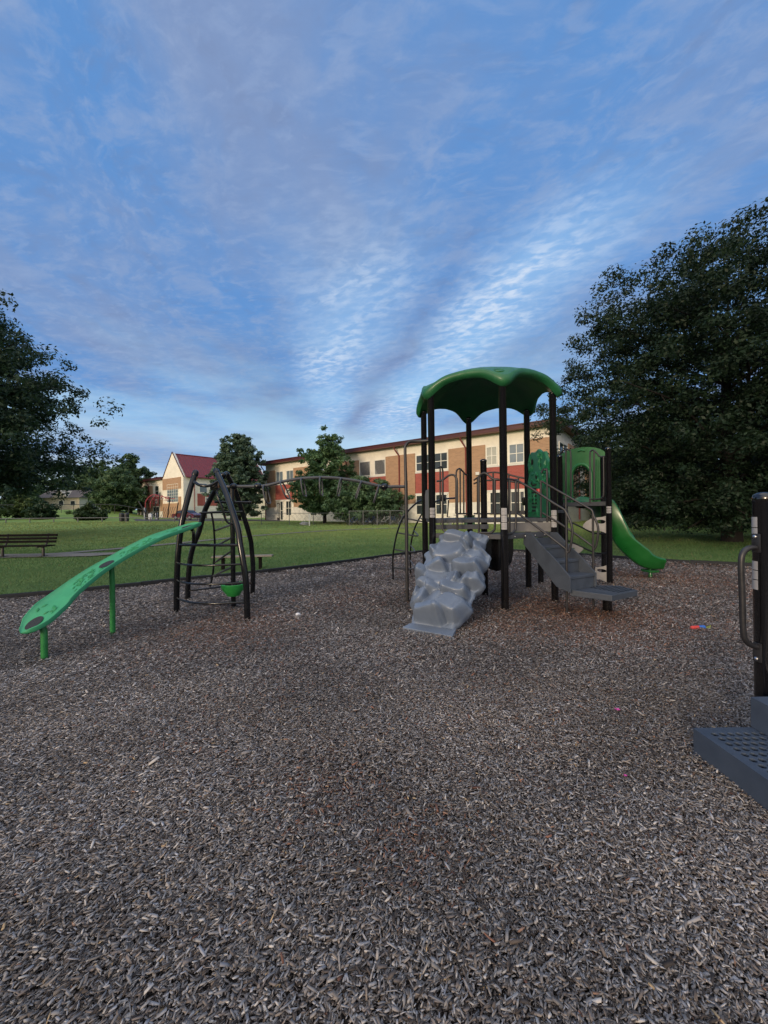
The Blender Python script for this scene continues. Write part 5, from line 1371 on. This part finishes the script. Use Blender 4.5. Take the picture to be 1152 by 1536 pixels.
# maroon car
def make_car(label,x,y,rz):
    t=thing('parked_car',label,'car',(0,0,0))
    prof=[(-2.15,.35),(-2.2,.62),(-2.1,.88),(-1.55,.95),(-1.05,1.36),(-.2,1.45),(.55,1.38),(1.15,.98),(1.95,.86),(2.2,.66),(2.2,.38),(1.9,.28),(-1.9,.28)]
    rows=[]
    for yy,kx,kz in ((-.86,.97,0),(-.88,1,0),(-.80,1,.0),(0,1.0,.02),(.80,1,0),(.88,1,0),(.86,.97,0)):
        rows.append([Vector((x_*kx,(yy*(1 if z_<.95 else .82)),z_+ (kz if z_>.8 else 0))) for x_,z_ in prof]+[Vector((prof[0][0]*kx,yy,prof[0][1]))])
    m2=MB().grid(rows); n=len(rows[0]); m2.f.append(tuple(range(n-1))); m2.m.append(0); m2.f.append(tuple((len(rows)-1)*n+k for k in range(n-1))); m2.m.append(0)
    m2.build('body',M['maroon'],t,smooth=35)
    for sg in (-1,1):
        m2=MB(); y_=sg*.80
        m2.add([(-1.30,y_*1.04,.98),(.95,y_*1.04,.98),(.5,y_*.94,1.33),(-.2,y_*.925,1.39),(-.95,y_*.94,1.32)],[(0,1,2,3,4)]); m2.build('side_window',M['carglass'],t,fix=False,smooth=0)
        for xx in (-1.35,1.35):
            w=MB().lathe((xx,sg*.80,.33),[(0,-.1),(.33,-.1),(.34,-.06),(.34,.06),(.33,.1),(0,.1)],20,ax=(Vector((1,0,0)),Vector((0,0,1)),Vector((0,1,0)))).build('wheel',M['tyre'],t)
            MB().lathe((xx,sg*.90,.33),[(0,-.01),(.2,-.01),(.19,.015),(0,.02)],14,ax=(Vector((1,0,0)),Vector((0,0,1)),Vector((0,sg,0)))).build('hubcap',M['silver'],w)
        MB().lathe((2.14,sg*.62,.66),[(0,-.03),(.10,-.02),(.11,.03),(0,.06)],12,ax=(Vector((0,1,0)),Vector((0,0,1)),Vector((1,0,0)))).build('headlight',M['silver'],t)
    m2=MB().add([(.60,-.62,1.385),(.60,.62,1.385),(1.13,.70,1.01),(1.13,-.70,1.01)],[(0,1,2,3)]); [setattr(v_,'x',v_.x+.02) for v_ in m2.v]; [setattr(v_,'z',v_.z+.02) for v_ in m2.v]; m2.build('windscreen',M['carglass'],t,fix=False,smooth=0)
    t.location=(x,y,gz(x,y)+.02); t.rotation_euler=(0,0,rz); return t
x,y=yard_pt(281,58); make_car('maroon car parked in front of the school, behind the climbing frame legs',x,y,-.35)
# far play structure
fx,fy=yard_pt(238,51.5); fpz=gz(fx,fy); ft=thing('red_arch_climber','red arched climber with black poles in front of the school gable','climbing frame',(fx,fy,fpz))
def zr(pts,Y=51.5): return [P(x/9.6+195,y/9.6+720,Y) for x,y in pts]
for pts in ([(120,305),(215,470),(235,570)],[(432,180),(408,570)],[(575,250),(540,545)],[(695,325),(662,530)],[(365,330),(385,540)],[(232,330),(240,440),(255,570)]):
    q=zr(pts); MB().tube(q,.075,8,sm=2).build('pole',M['legs'],ft,smooth=60)
for dy_ in (0,1.1):
    q=zr([(222,400),(225,320),(265,255),(320,215),(380,215),(430,245),(480,240),(530,265),(580,262)]); MB().tube([p+Vector((0,dy_,0)) for p in q],.055,8,sm=3).build('arch_tube',M['redtube'],ft,smooth=60)
m_=MB()
for (x_,y_) in ((245,285),(285,240),(330,215),(375,214),(420,240),(470,242),(520,262)): 
    p=zr([(x_,y_)])[0]; m_.tube([p,p+Vector((0,1.1,0))],.035,6)
    m_.tube([p+Vector((.1,.3,-.0)),p+Vector((.3,.4,-.45)),p+Vector((.75,.5,-.5))],.03,6)
m_.build('arch_rung',M['redtube'],ft,smooth=60)
for k,(x0_,x1_,y0_) in enumerate(((280,330,480),(345,380,470),(150,165,390))):
    q=zr([(x0_,y0_),(x1_,565)]); m2=MB(); cx=(q[0].x+q[1].x)/2; wz=q[1].z; m2.prism([(0,0),(q[1].x-q[0].x,0),(q[1].x-q[0].x,(q[0].z-wz)*.8),((q[1].x-q[0].x)*.5,(q[0].z-wz)),(0,(q[0].z-wz)*.9)],(q[0].x,51.2+.5*k,wz),(1,0,0),(0,0,1),(0,1,0),.25); m2.build('pale_panel',M['pale'],ft,bevel=.05,smooth=0)
m_=MB()
for k in range(6):
    a=zr([(430+34*k,560),(470+32*k,470-12*(k%3)),(490+33*k,385)],52); m_.tube(a,.03,6,sm=3)
m_.build('bent_bar',M['galv'],ft,smooth=60)
# house on the bank
hx_,hy_=-84,104; hz_=gz(hx_,hy_)
hs=thing('house','pale beige house with a brown roof on the bank behind the big left tree','house',(hx_,hy_,hz_))
MB().box((hx_,hy_,hz_+1.6),(10.5,8,3.6)).build('wall',M['house'],hs,smooth=0)
m_=MB().prism([(-4.6,-.1),(4.6,-.1),(0,2.1)],(hx_-5.8,hy_,hz_+3.4),(0,1,0),(0,0,1),(1,0,0),11.6); m_.build('roof',M['houseroof'],hs,smooth=0)
m_=MB().prism([(-2,0),(2,0),(0,1.9)],(hx_+.6,hy_-4.6,hz_+3.35),(1,0,0),(0,0,1),(0,1,0),4); m_.build('dormer',M['house'],hs,smooth=0)
for xx in (-3.4,.6,3.6):
    w=MB().box((hx_+xx,hy_-4.03,hz_+1.9),(1.3,.1,1.3)).build('window',M['frame'],hs,smooth=0); MB().box((hx_+xx,hy_-4.07,hz_+1.9),(1.1,.06,1.1)).build('pane',M['glass'],w,smooth=0)
# ------------------------------------------------------------------ trees and shrubs
def leaf_mesh(name, centers, radii, nper, size, c1, c2, seed, parent, flat=.6, droop=0.):
    r = np.random.default_rng(seed); nC = len(centers); n = nC*nper
    cen = np.repeat(np.array(centers), nper, 0); rad = np.repeat(np.array(radii), nper)
    d = r.normal(0,1,(n,3)); d /= np.linalg.norm(d,axis=1)[:,None]; rr = r.random(n)**.45
    off = d*(rr*rad)[:,None]; off[:,2] *= flat; off[:,2] -= droop*rr*rr*rad
    p = cen+off
    nrm = d*.7+r.normal(0,.55,(n,3))+np.array([0,0,.55]); nrm /= np.linalg.norm(nrm,axis=1)[:,None]
    a = r.normal(0,1,(n,3)); x = np.cross(nrm,a); x /= np.linalg.norm(x,axis=1)[:,None]; y = np.cross(nrm,x)
    s = (size*r.uniform(.6,1.35,n))[:,None]; w = s*r.uniform(.36,.55,n)[:,None]
    k = r.uniform(-.1,.2,n)[:,None]
    v = np.stack([p-x*s*.5, p+y*w*.5+x*s*k*.4, p+x*s*.5-nrm*s*.12, p-y*w*.5+x*s*k*.4],1).reshape(-1,3)
    cl = np.repeat(r.random(nC),nper)
    f = np.clip(cl*.55+r.random(n)*.45,0,1)[:,None]
    col = np.array(c1)*(1-f)+np.array(c2)*f
    off0 = np.array(root_loc(parent)); 
    return np_mesh(name, v-off0, np.arange(n*4).reshape(-1,4), M['leaf'], col, parent)
def tree(name,label,cat,base,prof,trunk_r,nlimb,nclump,nper,size,cr,c1,c2,seed,group=None,bark='bark',fork=.18,bias=.55,flat=.6,limb_r=.05,xstretch=1.,spread=1.0,up=.15,fill=0):
    rr = random.Random(seed); bx,by = base; bz = gz(bx,by)
    t = thing(name,label,cat,(bx,by,bz),group); H = prof[-1][0]; zs_ = [p[0] for p in prof]; rs_ = [p[1] for p in prof]
    m_ = MB(); q=[]
    nseg=7; zt=H*.86
    jx,jy = rr.uniform(-.03,.03),rr.uniform(-.03,.03)
    for k in range(nseg+1):
        f=k/nseg; q.append(Vector((bx+jx*H*math.sin(f*3)*f, by+jy*H*math.sin(f*2.4+1)*f, bz-.1+zt*f)))
    m_.tube(q,trunk_r,10,sm=2,rs=[trunk_r*1.35,trunk_r,trunk_r*.86,trunk_r*.7,trunk_r*.5,trunk_r*.3,trunk_r*.1])
    cents, rads = [], []
    area=[(rs_[i]+rs_[i+1])*(zs_[i+1]-zs_[i])*(1+.25*(rs_[i]+rs_[i+1])/2) for i in range(len(zs_)-1)]
    for k in range(nlimb):
        i = rr.choices(range(len(area)),area)[0]; z = rr.uniform(zs_[i],zs_[i+1]); R = float(np.interp(z,zs_,rs_))
        ang = k*2.39996+rr.uniform(-.3,.3); rad = R*(bias+(1-bias)*rr.random()**.6)*rr.uniform(.84,.97)
        tip = Vector((bx+math.cos(ang)*rad*xstretch,by+math.sin(ang)*rad,bz+z))
        za_ = max(H*fork*rr.uniform(.7,1.1), min(z-rad*(.35+up*rr.random()), zt*.97)); f=za_/zt
        j=min(int(f*nseg),nseg-1); st_ = q[j].lerp(q[j+1],f*nseg-j)
        midp = st_.lerp(tip,.5)+Vector((rr.uniform(-.1,.1)*rad,rr.uniform(-.1,.1)*rad,rad*.10))
        l0 = trunk_r*.38*(1-f*.6)
        sp_ = smooth_path([st_,midp,tip],5); m_.tube(sp_,l0,6,rs=[l0,l0*.6,l0*.15])
        for _ in range(nclump):
            ff = 1-(rr.random()**1.3)*.55; c = sp_[min(int(ff*(len(sp_)-1)),len(sp_)-1)]
            o_ = Vector((rr.gauss(0,1),rr.gauss(0,1),rr.gauss(0,.7)))*cr*spread*.8
            cc = c+o_
            if cc.z < bz+zs_[0]*.8: cc.z = bz+zs_[0]*.8+rr.random()*.3
            cents.append(tuple(cc)); rads.append(cr*rr.uniform(.55,1.15))
            if rr.random()<.4: m_.tube([c,c.lerp(cc,.9)],l0*.12+.006,4)
    for k in range(fill):
        i = rr.choices(range(len(area)),area)[0]; z = rr.uniform(zs_[i],zs_[i+1]); R = float(np.interp(z,zs_,rs_))
        ang = rr.uniform(0,6.283); rad = R*(.06+.94*rr.random()**.6)*(1+.10*math.sin(ang*3+z)+.08*math.sin(ang*5-z*1.7))
        cents.append((bx+math.cos(ang)*rad*xstretch,by+math.sin(ang)*rad,bz+z+rr.gauss(0,.2))); rads.append(cr*rr.uniform(.6,1.1))
    m_.build('trunk',M[bark],t,smooth=60,fix=False)
    leaf_mesh('crown',cents,rads,nper,size,c1,c2,seed,t,flat)
    return t
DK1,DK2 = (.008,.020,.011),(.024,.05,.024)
G1,G2 = (.014,.034,.014),(.048,.085,.032)
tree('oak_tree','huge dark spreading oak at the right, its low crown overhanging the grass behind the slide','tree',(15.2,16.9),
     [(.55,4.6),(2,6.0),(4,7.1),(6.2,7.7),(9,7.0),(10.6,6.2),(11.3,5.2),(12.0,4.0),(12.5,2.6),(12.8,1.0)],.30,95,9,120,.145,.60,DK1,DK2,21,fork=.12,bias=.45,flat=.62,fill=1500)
tree('maple_tree','large open branched maple at the left edge above the park bench','tree',(-24.5,20.5),
     [(2.7,7.2),(4.4,8.3),(6.2,8.2),(9,7.5),(10.5,6.5),(12,5.4),(13.4,4.4),(14.3,2.6)],.34,95,11,80,.21,.74,(.012,.03,.017),(.042,.08,.04),35,fork=.2,bias=.42,flat=.78,fill=560,spread=.55)
x,y=yard_pt(358,54); tree('cypress_tree','dense dome shaped conifer rising before the school between gable and main block','tree',(x,y),
     [(.9,3.2),(2.5,3.8),(5,3.9),(7.5,3.7),(9.5,3.0),(11.0,1.9),(12.0,.7)],.28,60,7,60,.42,.62,(.045,.09,.06),(.14,.21,.14),41,fork=.1,bias=.4,flat=.55,up=.0,fill=330)
x,y=yard_pt(487,43); tree('pear_tree','tall pointed leafy tree in front of the school, behind the arched overhead beam','tree',(x,y),
     [(1.4,2.6),(3,3.9),(5,4.1),(6.8,3.3),(8.2,2.1),(9.3,1.3),(10.3,.4)],.17,58,7,60,.32,.55,(.04,.095,.042),(.15,.25,.10),52,fork=.12,bias=.35,flat=.6,spread=1.2,up=.5,fill=170)
x,y=yard_pt(549,40.5); tree('spreading_tree','low round leafy tree beside the fenced bicycles','tree',(x,y),
     [(.5,3.0),(1.4,4.2),(2.4,4.4),(3.3,3.7),(4.1,2.5),(4.6,.9)],.2,46,7,60,.30,.55,(.04,.09,.045),(.14,.23,.105),63,fork=.12,bias=.35,flat=.6,fill=200)
gp='trees beyond the left end of the field'
for k,(px,Y,h,r,lb_) in enumerate(((196,84,12.6,5.2,'rounded green tree left of the brick school wing, tallest of the far left group'),(176,76,8.2,4.6,'lower leafy tree in front of the tallest far left tree'),(128,116,14.0,7.5,'broad green tree behind the pale house'),(152,112,14.5,6.5,'green tree showing between the big maple and the rounded far tree'),
        (70,120,14,8,'tall green tree far behind the big maple'),(8,92,11.5,7,'tall green tree at the left border far behind the bench'))):
    x,y=yard_pt(px,Y); tree('broadleaf_tree',lb_,'tree',(x,y),[(.8,r*.7),(h*.3,r),(h*.55,r*.95),(h*.8,r*.65),(h,r*.15)],.3,40,6,50,.6,.95,(.035,.08,.038),(.12,.19,.08),70+k,gp,fork=.15,bias=.4,fill=150)
for k,(px,Y,h,r,c2_,lb_) in enumerate(((30,60,3.4,3.6,(.12,.17,.045),'pale yellow green bush under the big maple, left of the house'),(62,58,2.4,2.2,(.03,.065,.03),'dark small bush hanging low left of the pale house'),(136,52,1.9,2.5,(.05,.085,.03),'spreading green shrub by the low pipe rail'),(-30,56,3.0,3.5,(.10,.15,.045),'pale green bush at the left border behind the bench'))):
    x,y=yard_pt(px,Y); tree('shrub',lb_,'shrub',(x,y),[(.25,r*.7),(h*.4,r),(h*.75,r*.7),(h,r*.2)],.09,26,5,45,.34,.5,(.02,.045,.015),c2_,90+k,None,fork=.1,bias=.3)
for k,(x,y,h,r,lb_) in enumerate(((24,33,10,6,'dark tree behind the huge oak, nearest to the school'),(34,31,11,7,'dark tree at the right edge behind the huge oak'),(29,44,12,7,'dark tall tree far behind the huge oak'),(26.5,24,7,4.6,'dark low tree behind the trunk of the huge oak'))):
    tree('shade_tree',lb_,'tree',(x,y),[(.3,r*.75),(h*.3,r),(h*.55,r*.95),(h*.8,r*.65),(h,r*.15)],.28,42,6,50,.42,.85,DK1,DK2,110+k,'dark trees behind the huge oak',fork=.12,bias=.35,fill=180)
